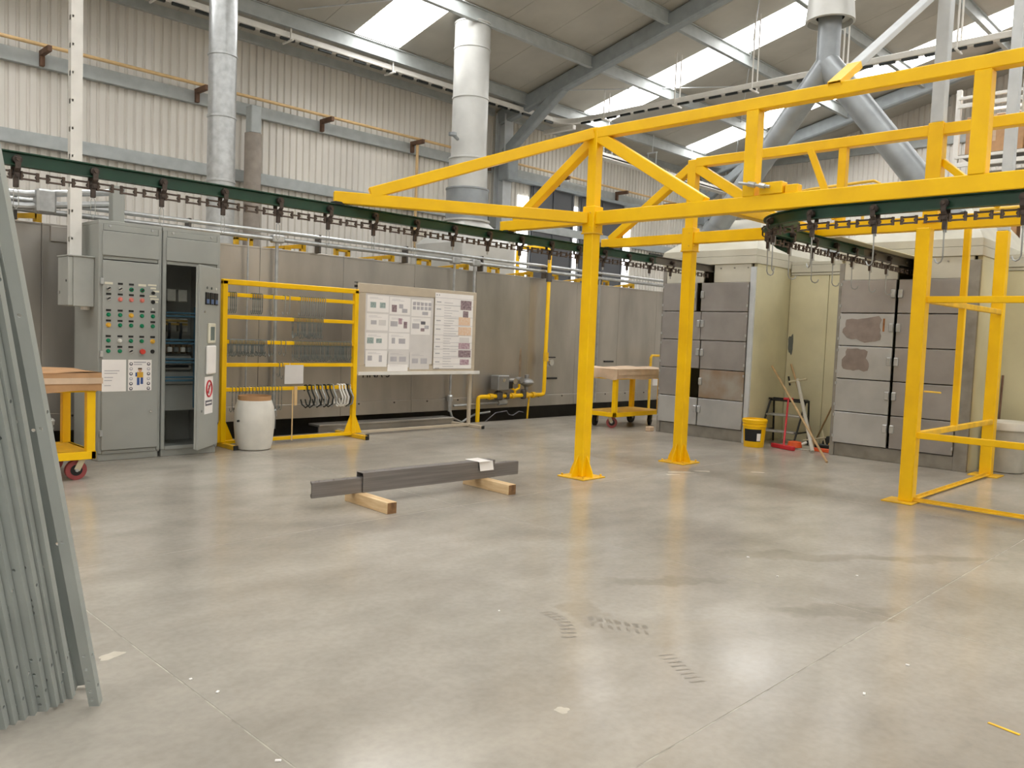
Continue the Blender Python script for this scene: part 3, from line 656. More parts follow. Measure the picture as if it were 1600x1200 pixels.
# ================================================================== ovens
def rows(): return [.17, .575, .995, 1.41, 1.825, 2.24]
def oven(name, label, ya, yb_, ym, slit, doors, xf=10.42):
    # ya < yb_: right and left edge seen from the work floor
    t = thing(name, label, 'oven', (xf, (ya+yb_)/2, 0))
    s0, s1 = slit
    part('body', MB().box(xf+2.5, xf+2.6, ya, yb_, 0, 2.495).box(xf+.051, xf+2.5, ya, ya+.05, 0, 2.495).box(xf+.051, xf+2.5, yb_-.05, yb_, 0, 2.495), 'cream', t)
    part('side_sheet', MB().box(xf+.03, xf+1.05, ya-.006, ya, .02, 2.44, .002), 'cream', t)
    part('front_frame', MB().box(xf, xf+.05, ya, min(d_[3] for d_ in doors)-.004, 0, 2.45, .004), 'frame_light' if ya > 5 else 'ovenframe', t)
    part('front_frame', MB().box(xf, xf+.05, yb_-.06, yb_, 0, 2.45, .004), 'ovenframe', t)
    part('plinth', MB().box(xf+.015, xf+.25, ya+.075, yb_-.06, 0, .165, .004), 'ovenframe', t)
    part('header_panel', MB().box(xf+.01, xf+.05, ya+.075, s0, 2.24, 2.495, .003), 'cream_grey', t)
    part('header_panel', MB().box(xf+.01, xf+.05, s1, yb_-.06, 2.24, 2.495, .003), 'cream_grey', t)
    fa = part('fascia', MB().box(xf-.01, xf+2.62, ya-.015, yb_+.015, 2.496, 2.60, .004), 'cream_grey', t)
    part('upper_fascia', MB().box(xf-.005, xf+2.61, ya-.01, yb_+.01, 2.604, 2.70, .004), 'cream_grey', t)
    for k in range(7): part('rivet', MB().cyl((xf-.004, ya+.12+k*(yb_-ya-.24)/6, 2.44), (xf+.012, ya+.12+k*(yb_-ya-.24)/6, 2.44), .010, 8), 'ovenframe', t)
    zt_ = 3.25; i = .42
    v = [(xf, ya, 2.70), (xf+2.6, ya, 2.70), (xf+2.6, yb_, 2.70), (xf, yb_, 2.70), (xf+.9, ya+i, zt_), (xf+2.1, ya+i, zt_), (xf+2.1, yb_-i, zt_), (xf+.9, yb_-i, zt_)]
    part('hood_roof', MB().add(v, [(0, 1, 5, 4), (1, 2, 6, 5), (2, 3, 7, 6), (3, 0, 4, 7), (4, 5, 6, 7)]), 'cream_grey', t)
    F_ = V((10.9, 6.65, 2.96)) if ya > 5 else V((10.9, 3.27, 2.92)); ax_ = (V((10.9, 5.0, 5.17))-F_).normalized()
    part('duct_collar', MB().cyl(F_+ax_*.06, F_+ax_*.20, .185, 24, cap=False), 'duct_grey', t)
    z = rows()
    for (col, r, m, y0, y1) in doors:
        lean = random.uniform(-.006, .006)
        d = part('door', MB().box(xf-.03+lean*.3, xf, y0, y1, z[r]+.006, z[r+1]-.006, .004), m, t)
        yl = y0 if col == 'L' else y1; s = 1 if col == 'L' else -1
        part('latch', MB().box(xf-.055, xf-.028, yl+s*.0, yl+s*.05, z[r]+.19, z[r]+.29, .006), 'galv', d)
        yh = y1 if col == 'L' else y0; s = -s
        for zz in (.07, .34): part('hinge', MB().cyl((xf-.036, yh, z[r]+zz), (xf-.036, yh, z[r]+zz+.035), .011, 8), 'galv', d)
        yield_d.append((d, col, r, y0, y1))
    return t
yield_d = []
dl = []
for r in range(5):
    dl.append(('R', r, ('door_b', 'door_d', 'door_a', 'door_a', 'door_a')[r], 5.70, 6.405 if r < 3 else 6.44-.02*(r == 3)))
    dl.append(('L', r, ('door_b', 'door_a', 'door_a', 'door_a', 'door_a')[r], (6.425, 6.66, 6.425, 6.43, 6.52)[r], 7.09))
OL = oven('curing_oven', 'cream curing oven with ten grey hatch doors and rust stained row', 5.62, 7.13, 6.42, (6.27, 6.44), dl)
yield_d.clear(); dr = []
for r in range(5):
    dr.append(('R', r, 'door_a', 2.985, 3.70)); dr.append(('L', r, ('door_b', 'door_b', 'door_b', 'door_b', 'door_a')[r], 3.735, 4.40))
OR = oven('curing_oven', 'cream curing oven with ten grey hatch doors and brown worn patches', 2.83, 4.45, 3.715, (3.56, 3.74), dr)
# worn patches on the right oven's upper left doors
def blob(x, cy_, cz, ry, rz, seed, n=26):
    rnd = random.Random(seed); ph = [rnd.uniform(0, 6.3) for _ in range(4)]; v = []
    for k in range(n):
        a = 2*math.pi*k/n; rr = 1+.10*math.sin(3*a+ph[0])+.06*math.sin(5*a+ph[1])+.05*math.sin(8*a+ph[2]); sq = .82/max(abs(math.cos(a)), abs(math.sin(a)), .82)
        v.append((x, cy_+ry*rr*sq*math.cos(a), cz+rz*rr*sq*math.sin(a)))
    return MB().add(v+[(x-.0012, b, c) for (_, b, c) in v], [tuple(range(n)), tuple(range(2*n-1, n-1, -1))]+[(k, (k+1) % n, n+(k+1) % n, n+k) for k in range(n)])
for (d, col, r, y0, y1) in yield_d:
    if col == 'L' and r == 3: part('worn_patch', blob(10.389, 4.10, 1.62, .275, .175, 3), 'patch', d); part('rust_mark', MB().box(10.387, 10.389, 3.84, 3.862, 1.60, 1.76), 'rust', d)
    if col == 'L' and r == 2: part('worn_patch', blob(10.389, 4.17, 1.235, .19, .165, 9), 'patch', d)
# connecting panels between and beside the ovens
for (nm, lab, y0, y1) in (('oven_link_panel', 'cream panelled wall recessed between the two curing ovens', 4.455, 5.61), ('oven_link_panel', 'cream panelled wall to the side of the worn right oven', -1.5, 2.815)):
    t = thing(nm, lab, 'panel', (11.45, (y0+y1)/2, 0))
    nn = max(2, int(round((y1-y0)/.75)))
    for k in range(nn):
        a = y0+(y1-y0)*k/nn; b = y0+(y1-y0)*(k+1)/nn
        part('sheet', MB().box(11.45, 11.50, a+.003, b-.003, 0, 2.40, .004), 'cream', t)
    part('header', MB().box(11.44, 11.52, y0+.012, y1-.012, 2.405, 2.44, .003), 'cream_grey', t); part('header', MB().box(11.43, 11.52, y0+.012, y1-.012, 2.445, 2.55, .003), 'cream_grey', t)
    part('top_sheet', MB().box(11.45, 13.0, y0+.012, y1-.012, 2.555, 2.60, .003), 'cream_grey', t)
    if y0 > 4: part('scuff_mark', blob(11.447, 5.55, 1.40, .045, .16, 21), 'cabinet_dark', t)
# storage rack far behind
t = thing('storage_rack', 'white steel storage rack with boards standing before the gable wall', 'rack', (19.5, 5.0, 0))
for y in (5.95, 4.55, 3.15, 1.75):
    for x in (19.5, 20.6): part('upright', MB().box(x-.05, x+.05, y-.05, y+.05, 0, 7.0, .004), 'white_paint', t)
for z in (1.6, 3.2, 4.7, 5.35, 6.6):
    for x in (19.45, 20.65): part('shelf_beam', MB().box(x-.03, x+.03, 1.75, 5.95, z, z+.09, .004), 'white_paint', t); part('shelf_beam', MB().box(x-.03, x+.03, 1.75, 5.95, z+.18, z+.24, .004), 'white_paint', t)
    if z < 6: part('deck', MB().box(19.5, 20.6, 1.8, 5.9, z+.245, z+.27, .003), 'rail_grey', t)
for k, (y, w, z, h) in enumerate(((2.45, 1.1, 3.47, 1.0), (3.85, 1.1, 3.47, 1.1), (5.25, 1.1, 3.47, .9), (2.45, 1.1, 5.62, .8), (3.85, 1.1, 5.62, .85), (5.25, 1.1, 5.62, .8))):
    bx = thing('cardboard_box', ('large brown box on the middle level of the white storage rack' if z < 4 else 'large brown box on the upper level of the white storage rack'), 'box', (20.05, y, z), 'boxes on the storage rack')
    part('carton', MB().box(19.58, 20.5, y-w/2, y+w/2, z, z+h, .01), 'cardboard', bx); part('tape', MB().box(19.576, 20.5, y-.03, y+.03, z+h*.3, z+h+.003), 'cardboard_pale', bx)
# ================================================================== control cabinets
YC = 8.40
def cab_shell(t, x0, x1, open_front):
    d = .66
    part('back_panel', MB().box(x0, x1, YC+d-.02, YC+d, .06, 2.32), 'cabinet', t)
    part('side_panel', MB().box(x0, x0+.02, YC+.0015, YC+d-.021, .077, 2.299, .003), 'cabinet', t); part('side_panel', MB().box(x1-.02, x1, YC+.0015, YC+d-.021, .06, 2.32, .003), 'cabinet', t)
    part('top_panel', MB().box(x0, x1, YC, YC+d, 2.30, 2.335, .003), 'cabinet', t); part('plinth', MB().box(x0+.01, x1-.01, YC+.01, YC+d, 0, .075, .004), 'cabinet', t)
    for (a, b) in ((x0, x0+.04), (x1-.04, x1)): part('front_frame', MB().box(a+.0015, b-.0015, YC-.012, YC+.001, .077, 2.299, .004), 'cabinet', t)
    part('front_frame', MB().box(x0+.041, x1-.041, YC-.011, YC+.03, 1.965, 2.0, .003), 'cabinet', t); part('front_frame', MB().box(x0+.041, x1-.041, YC-.011, YC+.03, .07, .105, .003), 'cabinet', t)
    part('top_cover', MB().box(x0+.03, x1-.03, YC-.03, YC, 2.0, 2.235, .005), 'cabinet', t); part('top_rail', MB().box(x0+.041, x1-.041, YC-.011, YC+.03, 2.24, 2.299, .003), 'cabinet', t)
    for (a, b) in ((x0+.1, 2.285), (x1-.1, 2.285)): part('bolt', MB().cyl((a, YC-.02, b), (a, YC-.01, b), .012, 10), 'galv', t)
c1 = thing('control_cabinet', 'grey control cabinet with rows of coloured pilot lamps and two notices', 'cabinet', (3.13, YC, 0))
cab_shell(c1, 2.835, 3.435, False)
dr_ = part('door', MB().box(2.865, 3.405, YC-.035, YC-.012, .11, 1.955, .005), 'cabinet', c1)
yd = YC-.035
def knob(x, z, m, r=.0155, d=.02):
    b = part('pilot_lamp', MB().cyl((x, yd, z), (x, yd-.007, z), r*1.3, 16).cyl((x, yd-.007, z), (x, yd-d, z), r, 16, r*.8), m, dr_); return b
def selector(x, z, m='chrome'):
    part('selector_switch', MB().cyl((x, yd, z), (x, yd-.008, z), .021, 16), m, dr_); part('selector_lever', MB().beam((x-.013, yd-.014, z-.008), (x+.013, yd-.014, z+.009), .012, .010, .002, up=(0, 1, 0)), 'black', dr_)
def plate(x, z, m='black', w=.046, h=.019): part('name_plate', MB().box(x-w/2, x+w/2, yd-.003, yd, z-h/2, z+h/2), m, dr_)
cx_ = [2.919, 3.027, 3.131, 3.235, 3.342]
for i, x in enumerate(cx_):
    if i in (0, 3): plate(x, 1.735, 'ivory', .075, .022)
    elif i < 4: plate(x, 1.735)
    if i == 4:
        for (dx, z, w) in ((-.01, 1.742, .085), (0, 1.712, .055), (.03, 1.683, .06), (0, 1.632, .07), (.015, 1.605, .085), (.035, 1.578, .03)): plate(x+dx, z, 'ivory', w, .017)
        part('selector_switch', MB().cyl((x, yd, 1.665), (x, yd-.012, 1.665), .017, 14), 'black', dr_); knob(x, 1.575, 'black'); part('dot', MB().cyl((x, yd, 1.505), (x, yd-.004, 1.505), .01, 10), 'lamp_white', dr_)
    else:
        selector(x, 1.685, 'chrome' if i < 2 else 'lamp_green'); plate(x, 1.632)
        if i == 0: selector(x, 1.588)
        else: knob(x, 1.585, 'lamp_pink', .017)
rowsz = [(1.475, 1.432, ('lamp_green', 'lamp_green', 'lamp_amber', 'lamp_green', 'lamp_green')), (1.375, 1.333, ('lamp_amber', 'lamp_green', 'lamp_green', 'lamp_green', 'lamp_green')),
         (1.225, 1.182, ('lamp_green', 'lamp_white', 'lamp_green', 'lamp_green', 'lamp_amber')), (1.122, 1.080, ('lamp_green', 'lamp_green', 'chrome', None, 'black'))]
for j, (zp, zl, ms) in enumerate(rowsz):
    for i, x in enumerate(cx_):
        if not (j == 1 and i == 3) and not (j == 3 and i > 2): plate(x, zp)
        if ms[i] == 'chrome': selector(x, zl)
        elif ms[i]: knob(x, zl, ms[i], .018 if ms[i] == 'lamp_amber' else .0155)
part('emergency_stop', MB().cyl((3.237, yd, 1.078), (3.237, yd-.02, 1.078), .016, 14).cyl((3.237, yd-.02, 1.078), (3.237, yd-.04, 1.078), .028, 18, .024), 'lamp_red', dr_)
for z in (.25, 1.02, 1.72): part('hinge', MB().box(2.845, 2.872, yd-.012, yd+.02, z, z+.06, .004), 'galv', dr_)
part('lock', MB().cyl((3.33, yd, .478), (3.33, yd-.012, .478), .013, 12), 'chrome', dr_)
n1 = part('notice_sheet', MB().box(2.862, 3.088, yd-.003, yd-.001, .685, .997), 'paper', dr_)
for (z, w) in ((.885, .14), (.86, .12), (.82, .08), (.79, .07), (.74, .06)): part('print_line', MB().box(2.885, 2.885+w, yd-.0045, yd-.003, z, z+.007), 'print_line', n1)
n2 = part('safety_poster', MB().box(3.108, 3.335, yd-.003, yd-.001, .69, .997), 'paper', dr_)
for side, x in (('a', 3.135), ('b', 3.305)):
    for k in range(6):
        z = .955-.049*k; part('pictogram', MB().cyl((x, yd-.003, z), (x, yd-.0045, z), .017, 16), 'print_dark' if (k+len(side)) % 2 or k in (0, 5) else 'print_grey', n2); part('pictogram_mark', MB().cyl((x, yd-.0045, z+.003), (x, yd-.005, z+.003), .008, 10), 'paper', n2)
part('title_bar', MB().box(3.16, 3.28, yd-.0045, yd-.003, .965, .978).box(3.16, 3.24, yd-.0045, yd-.003, .945, .955), 'print_grey', n2)
fx = 3.222; ya_ = yd-.0045
part('figure_vest', MB().box(fx-.03, fx+.03, ya_, yd-.003, .82, .875), 'lamp_amber', n2); part('figure_head', MB().cyl((fx, ya_, .893), (fx, yd-.003, .893), .018, 14), 'skin_tone', n2); part('figure_hair', MB().box(fx-.02, fx+.018, ya_-.0005, yd-.003, .9, .916), 'brown_part', n2)
part('figure_trousers', MB().box(fx-.03, fx-.005, ya_, yd-.003, .745, .82).box(fx+.005, fx+.03, ya_, yd-.003, .755, .82), 'blue', n2); part('figure_arm', MB().box(fx-.045, fx-.028, ya_, yd-.003, .83, .87), 'blue', n2)
c2 = thing('control_cabinet', 'grey control cabinet with its door ajar showing blue frames and wiring', 'cabinet', (3.75, YC, 0))
x0, x1 = 3.445, 4.05
cab_shell(c2, x0, x1, True)
for (z0, z1) in ((.45, .72), (.73, .86)): part('inner_plate', MB().box(x0+.05, x1-.03, YC+.20, YC+.22, z0, z1, .003), 'cabinet', c2)
for z in (1.47, 1.19, .99, .80, 1.55):
    if z != 1.55: part('blue_rail', MB().box(x0+.05, x1-.04, YC+.08, YC+.12, z, z+.018, .003).box(x0+.05, x1-.04, YC+.08, YC+.12, z-.035, z-.015, .003), 'blue_frame', c2)
part('blue_post', MB().box(3.83, 3.87, YC+.06, YC+.12, .48, 1.55, .003), 'blue_frame', c2)
rnd = random.Random(4)
for (z, n_, m_, h_, dy) in ((1.60, 3, 'clear_part', .13, .30), (1.28, 3, 'clear_part', .14, .28), (1.05, 6, 'brown_part', .10, .2), (.90, 1, 'cabinet', .07, .2)):
    for k in range(n_):
        w = .36/n_; a = x0+.06+k*w; part('contactor', MB().box(a, a+w*.8, YC+dy, YC+dy+.12, z, z+h_, .008), m_, c2)
for k in range(5): part('contactor', MB().box(x0+.07+k*.07, x0+.115+k*.07, YC+.17, YC+.28, 1.07, 1.12, .006), 'lamp_white' if k % 2 else 'wire_dark', c2)
part('busbar', MB().box(x0+.08, x0+.36, YC+.2, YC+.24, 1.385, 1.41, .004).box(x0+.08, x0+.36, YC+.2, YC+.24, 1.35, 1.375, .004), 'brass', c2)
for k in range(2): part('cable', MB().tube([(x0+.16+.12*k, YC+.19, 1.37), (x0+.15+.12*k, YC+.16, 1.30), (x0+.16+.12*k, YC+.2, 1.2)], .014, 8), 'black', c2)
for k in range(3): part('wire_slot', MB().box(x0+.06, x0+.40, YC+.19, YC+.21, .885+.05*k, .925+.05*k, .003), 'cabinet', c2)
part('terminal_block', MB().box(x0+.06, x0+.36, YC+.16, YC+.2, .905, .93, .003), 'black', c2)
# the open door
th = math.radians(44); R_ = Matrix.Translation((4.03, YC-.012, 0)) @ Matrix.Rotation(th, 4, 'Z')   # local -x runs from hinge to free edge
def dpart(name, mb, m, par, lab=None): return part(name, mb.xf(R_), m, par, lab)
DW = .54
od = dpart('door', MB().box(-DW, 0, -.022, 0, .10, 1.965, .005), 'cabinet', c2)
od_e = dpart('door_flange', MB().box(-DW, -DW+.02, 0, .02, .11, 1.955), 'cabinet', od)
for k in range(3):
    a = -.36+.12*k
    q = dpart('panel_meter', MB().box(a-.045, a+.045, -.034, -.022, 1.575, 1.70, .004), 'black', od); dpart('meter_face', MB().box(a-.033, a+.033, -.037, -.034, 1.585, 1.63, .002), 'meter_blue', q)
    dpart('pilot_dot', MB().cyl((a, -.022, 1.745), (a, -.03, 1.745), .013, 12), 'lamp_white' if k == 2 else 'cabinet_dark', od)
dpart('pilot_dot', MB().cyl((-.42, -.022, 1.50), (-.42, -.03, 1.50), .012, 12), 'chrome', od)
q = dpart('screen_unit', MB().box(-.335, -.145, -.04, -.022, 1.18, 1.385, .006), 'ivory', od); dpart('screen', MB().box(-.29, -.18, -.042, -.04, 1.21, 1.35), 'screen', q)
q = dpart('paper_holder', MB().box(-.375, -.145, -.05, -.022, .86, 1.155, .01), 'paper', od)
q = dpart('warning_sign', MB().box(-.385, -.165, -.025, -.022, .45, .835), 'paper', od)
ring = [(-.275+.072*math.cos(2*math.pi*k/24), -.028, .71+.082*math.sin(2*math.pi*k/24)) for k in range(24)]
dpart('prohibition_ring', MB().tube(ring, .009, 6, True).beam((-.325, -.028, .655), (-.225, -.028, .765), .018, .004, .001, up=(0, 1, 0)), 'red', q)
dpart('hand_symbol', MB().box(-.285, -.265, -.0265, -.025, .655, .75).box(-.30, -.25, -.0265, -.025, .70, .715), 'print_dark', q)
dpart('caption_block', MB().box(-.365, -.185, -.0265, -.025, .535, .59), 'print_dark', q); dpart('caption_line', MB().box(-.345, -.205, -.0275, -.0265, .555, .57), 'paper', q)
dpart('lock', MB().cyl((-.46, -.022, .49), (-.46, -.034, .49), .013, 12), 'chrome', od)
# small enclosure with slotted channel
t = thing('junction_enclosure', 'small grey wall box with side door hung beside the control cabinets', 'enclosure', (2.7, 8.6, 1.5))
part('body', MB().box(2.645, 2.834, 8.50, 8.80, 1.50, 1.975, .006), 'enclosure', t)
dm = part('door', MB().box(2.60, 2.643, 8.50, 8.80, 1.505, 1.97, .006), 'enclosure', t)
part('rain_lip', MB().box(2.595, 2.834, 8.485, 8.82, 1.972, 1.985, .003), 'enclosure', t)
part('keyhole', MB().cyl((2.605, 8.55, 1.74), (2.596, 8.55, 1.74), .012, 10), 'black', dm); part('lock', MB().cyl((2.605, 8.74, 1.63), (2.592, 8.74, 1.63), .015, 10), 'chrome', dm)
part('gland', MB().cyl((2.785, 8.6, 1.47), (2.785, 8.6, 1.5), .04, 16), 'white_paint', t)
t = thing('slotted_channel', 'tall white slotted channel rising from the small grey enclosure', 'channel', (2.72, 8.68, 1.98))
Lc = 6.8-1.985; zc_ = [.16+.262*k for k in range(17)]
part('face', plate_holes(lambda u, z, d: V((u, 8.66+d, 1.985+z)), 2.665, 2.77, Lc, .004, [(2.682, z+.008, .008, .012, False) for z in zc_]), 'white_paint', t)
part('flange', plate_holes(lambda u, z, d: V((2.665+d, u, 1.985+z)), 8.664, 8.74, Lc, .004, [(8.695, z, .02, .025, False) for z in zc_]), 'white_paint', t)
part('flange', MB().box(2.766, 2.77, 8.664, 8.74, 1.985, 6.8), 'white_paint', t); part('back_face', MB().box(2.665, 2.77, 8.74, 8.744, 1.985, 6.8), 'white_paint', t)
part('top_clip', MB().box(2.6, 2.84, 8.6, 8.8, 6.8, 6.86, .004).cyl((2.72, 8.7, 6.85), (2.72, 8.7, roofz(8.7)-.05), .012, 6), 'frame_light', t)
# ================================================================== yellow hook rack
YK = 8.75
t = thing('hook_rack', 'yellow tube rack with cross rails for hanging hooks', 'rack', (5.15, YK, 0))
for x in (4.28, 6.03):
    p = part('post', MB().box(x-.03, x+.03, YK-.03, YK+.03, .05, 1.87, .006), 'yellow', t)
    m = MB(); v = [(x+a, YK+b, z) for (a, b, z) in ((-.14, -.005, .05), (.14, -.005, .05), (.03, -.005, .30), (-.03, -.005, .30))]; v += [(a, b+.01, c) for (a, b, c) in v]
    part('gusset', m.add(v, [(0, 1, 2, 3), (7, 6, 5, 4), (0, 4, 5, 1), (1, 5, 6, 2), (2, 6, 7, 3), (3, 7, 4, 0)]), 'yellow', p)
    f = part('foot', MB().box(x-.025, x+.025, YK-.32, YK+.36, 0, .05, .005), 'yellow_worn', t); part('foot_cap', MB().box(x-.026, x+.026, YK-.335, YK-.32, 0, .051, .003), 'rubber', f)
part('top_rail', MB().box(4.25, 6.06, YK-.03, YK+.03, 1.825, 1.885, .006), 'yellow', t); part('bottom_rail', MB().box(4.3, 6.01, YK-.02, YK+.02, .03, .07, .004), 'yellow', t)
RZs = (1.715, 1.465, 1.185, .925, .645)
for z in RZs: part('cross_rail', MB().box(4.31, 6.0, YK-.018, YK+.018, z-.022, z+.022, .004), 'yellow', t)
def whook(L, r=.0042, dark=True, big=False):
    e = .0225+r; c = .018+r+.0035
    p = [(0, c, -.04), (0, c+.001, 0), (0, c, e-.006), (0, c-.010, e), (0, 0, e+.001), (0, -c+.010, e), (0, -c, e-.006), (0, -c-.001, 0)]
    if not big: p += [(0, -c+.001, -.04), (0, -.026, -L+.05), (0, -.02, -L+.02), (0, .0, -L), (0, .02, -L+.012), (0, .026, -L+.04)]
    else:
        ca, sa = math.cos(math.radians(65)), math.sin(math.radians(65))
        p += [(u*ca, -c-.002-u*sa, z) for (u, z) in ((.006, -.03), (.02, -.06), (.05, -L*.5), (.035, -L*.85), (-.02, -L), (-.07, -L*.85), (-.09, -L*.6))]
    return MB().tube(p, r, 6).mesh('wire_hook', 'wire_dark' if dark else 'wire')
HK = {'a': whook(.205, .006, False), 'b': whook(.205, .0055), 'c': [whook(.165*q, .0043) for q in (1, .94, .87)], 'd': [whook(.222*q, .0045) for q in (1, .95, .88, .8)], 'e': whook(.255, .0042), 'f': whook(.24, .0105, False, True), 'g': whook(.24, .0095, True, True)}
HK['g'].materials.clear(); HK['g'].materials.append(MATS['rail_dark']); HK['h'] = whook(.24, .0105, True, True); HK['h'].materials.clear(); HK['h'].materials.append(MATS['white_paint'])
def hooks(key, xs, z, label, group):
    for x in xs:
        me = HK[key]; bunch = isinstance(me, list); me = rnd.choice(me) if bunch else me
        o = single('wire_hook', me, None, label, 'hook', (x, YK, z), group)
        o.rotation_euler = (rnd.uniform(-.04, .04) if bunch else 0, 0, 0 if key in 'fgh' else .1+rnd.uniform(-.05, .05)+(math.pi if bunch and rnd.random() < .4 else 0))
R = lambda a, b, n: [a+(b-a)*(k+.5)/n for k in range(n)]
hooks('b', R(4.33, 4.42, 4)+R(4.60, 4.74, 6), RZs[0], 'long dark wire hook in the sparse bunch on the top cross rail', 'long hooks on the top cross rail')
hooks('a', [4.87, 5.02, 5.08]+R(5.22, 5.58, 12), RZs[0], 'long bright wire hook on the top cross rail', 'bright hooks on the top cross rail')
hooks('d', R(5.14, 5.55, 22), RZs[1], 'dark wire hook in the bunch on the second cross rail', 'hooks on the second cross rail')
hooks('c', R(4.33, 4.80, 34)+[4.85, 4.88, 4.98, 5.04], RZs[2], 'short dark wire hook in the bunch nearest the open cabinet on the middle rail', 'short hooks on the middle rail')
hooks('d', R(5.15, 5.97, 52), RZs[2], 'long dark wire hook in the dense bunch nearest the notice board on the middle rail', 'long hooks on the middle rail')
hooks('c', [4.965, 5.005], RZs[3], 'short wire hook on the fourth cross rail above the hanging card', 'hooks on the fourth cross rail')
hooks('e', R(4.36, 5.02, 16), RZs[4], 'thin wire hook on the lowest cross rail above the white barrel', 'thin hooks above the barrel')
hooks('g', [5.34, 5.40, 5.50, 5.60, 5.66, 5.92], RZs[4], 'thick dark curved hook on the lowest cross rail', 'thick dark hooks on the lowest rail')
hooks('f', [5.45, 5.55, 5.71, 5.955], RZs[4], 'thick bare metal curved hook on the lowest cross rail', 'thick bare hooks on the lowest rail')
hooks('h', [5.80, 5.84, 5.885], RZs[4], 'thick white curved hook on the lowest cross rail', 'thick white hooks on the lowest rail')
single('hanging_card', MB().box(5.03, 5.28, YK-.035, YK-.030, .70, .925).tube([(5.1, YK-.03, .92), (5.1, YK-.025, .95)], .003, 6), 'paper_grey', 'crumpled white card hung under the fourth cross rail of the hook rack', 'card', (5.15, YK-.03, .70))
single('orange_strap', MB().box(5.135, 5.15, YK-.035, YK-.031, .02, .63).box(5.16, 5.20, YK-.04, YK-.032, .44, .67), 'orange_pipe', 'thin ochre strap hanging to the floor from the hook rack', 'strap', (5.14, YK-.03, .02))
# ================================================================== notice board
YN = 8.86
t = thing('notice_board', 'beige framed notice board on a tube stand between rack and gas pipes', 'notice board', (7.17, YN, 0))
BX0, BX1, BZ0, BZ1 = 6.12, 8.20, .82, 1.975
part('panel', MB().box(BX0+.02, BX1-.02, YN, YN+.02, BZ0, BZ1), 'beige', t)
for (a, b, c, d_) in ((BX0, BX1, BZ1-.12, BZ1), (BX0, BX1, BZ0+.001, BZ0+.09), (BX0, BX0+.13, BZ0+.0905, BZ1-.1205), (BX1-.1, BX1, BZ0+.0905, BZ1-.1205)): part('frame', MB().box(a, b, YN-.015, YN+.025, c, d_, .004), 'beige', t)
part('backing', MB().box(6.25, 7.40, YN-.004, YN, .93, 1.86), 'paper_grey', t)
part('tray', MB().box(BX0-.02, BX1+.03, YN-.10, YN+.02, BZ0-.03, BZ0, .004).box(BX0-.02, BX1+.03, YN-.105, YN-.095, BZ0-.03, BZ0+.015, .003), 'white_paint', t)
for x in (BX0+.03, BX1-.02):
    part('leg', MB().box(x-.024, x+.024, YN+.026, YN+.07, .04, BZ1-.1, .005), 'beige', t); f = part('foot', MB().box(x-.025, x+.025, YN-.26, YN+.40, 0, .045, .005), 'beige', t); part('foot_cap', MB().box(x-.026, x+.026, YN-.275, YN-.26, 0, .046, .003), 'rubber', f)
part('stretcher', MB().box(BX0+.05, BX1-.04, YN+.01, YN+.05, .02, .055, .004), 'beige', t)
part('corner_cap', MB().box(BX0-.03, BX0+.01, YN-.01, YN+.02, BZ1-.06, BZ1-.03).box(BX0-.03, BX0+.01, YN-.01, YN+.02, BZ1-.0, BZ1+.01), 'rubber', t)
def sheet(x, z, w, h, pics, label, m='paper', dy=0.):
    y_ = YN-dy
    o = thing('paper_sheet', label, 'paper', (x+w/2, y_-.006, z), 'sheets on the notice board')
    part('page', MB().box(x, x+w, y_-.0065, y_-.0042, z, z+h), m, o)
    for (u, v_, pw_, ph, pm) in pics: part('picture', MB().box(x+u*w, x+(u+pw_)*w, y_-.0075, y_-.0065, z+v_*h, z+(v_+ph)*h), pm, o)
    for k in range(2): part('print_line', MB().box(x+.1*w, x+(.5+.2*k)*w, y_-.0075, y_-.0065, z+h*(.86-.07*k), z+h*(.875-.07*k)), 'print_line', o)
W_, H_ = .345, .215
two = lambda m, v_=.3: [(.14, v_, .26, .34, m), (.58, v_, .26, .34, m)]
sheet(6.28, 1.615, W_, H_, two('photo_c', .25), 'white sheet with two green photos, top corner of the notice board')
sheet(6.64, 1.60, W_, H_+.01, [(.1, .12, .24, .42, 'photo_a'), (.45, .35, .2, .25, 'print_grey'), (.6, .1, .26, .24, 'print_grey')], 'white sheet with three scattered grey photos')
sheet(7.01, 1.585, .34, .225, [(.06+.2*k, .4+.26*j, .15, .2, 'print_line') for k in range(5) for j in range(2)]+[(.55, .1, .3, .2, 'print_grey')], 'white sheet with a table of small drawings')
sheet(6.275, 1.375, W_, H_, [(.2, .35, .26, .25, 'print_grey'), (.56, .3, .34, .34, 'paper_grey')], 'white sheet with two pale photos under the green photo sheet')
sheet(6.64, 1.36, W_, H_, [(.06, .35, .34, .32, 'print_grey'), (.44, .5, .18, .36, 'photo_d'), (.7, .25, .17, .42, 'photo_a')], 'white sheet with a row of purple grey photos')
sheet(7.01, 1.335, .335, .235, [(.06, .35, .36, .3, 'print_grey'), (.5, .6, .24, .18, 'print_dark'), (.7, .35, .22, .2, 'print_grey'), (.5, .2, .2, .18, 'photo_a')], 'white sheet with a cluster of dark photos')
sheet(6.27, 1.125, W_, H_, [(.06, .35, .3, .36, 'photo_c'), (.48, .38, .26, .28, 'photo_c')], 'white sheet with two blue-green photos')
sheet(6.64, 1.13, W_, H_, [(.14, .35, .16, .36, 'print_grey'), (.48, .35, .32, .32, 'print_line')], 'white sheet with one narrow and one wide pale drawing')
sheet(6.265, .895, W_, H_, [(.1, .38, .2, .3, 'print_line'), (.62, .3, .14, .4, 'print_line')], 'white sheet with two faint drawings, bottom corner of the board', dy=.0112)
sheet(6.63, .885, W_+.01, H_, [(.1, .38, .3, .3, 'print_grey'), (.52, .36, .32, .32, 'print_grey')], 'cream sheet with two framed drawings', 'paper_grey', .0112)
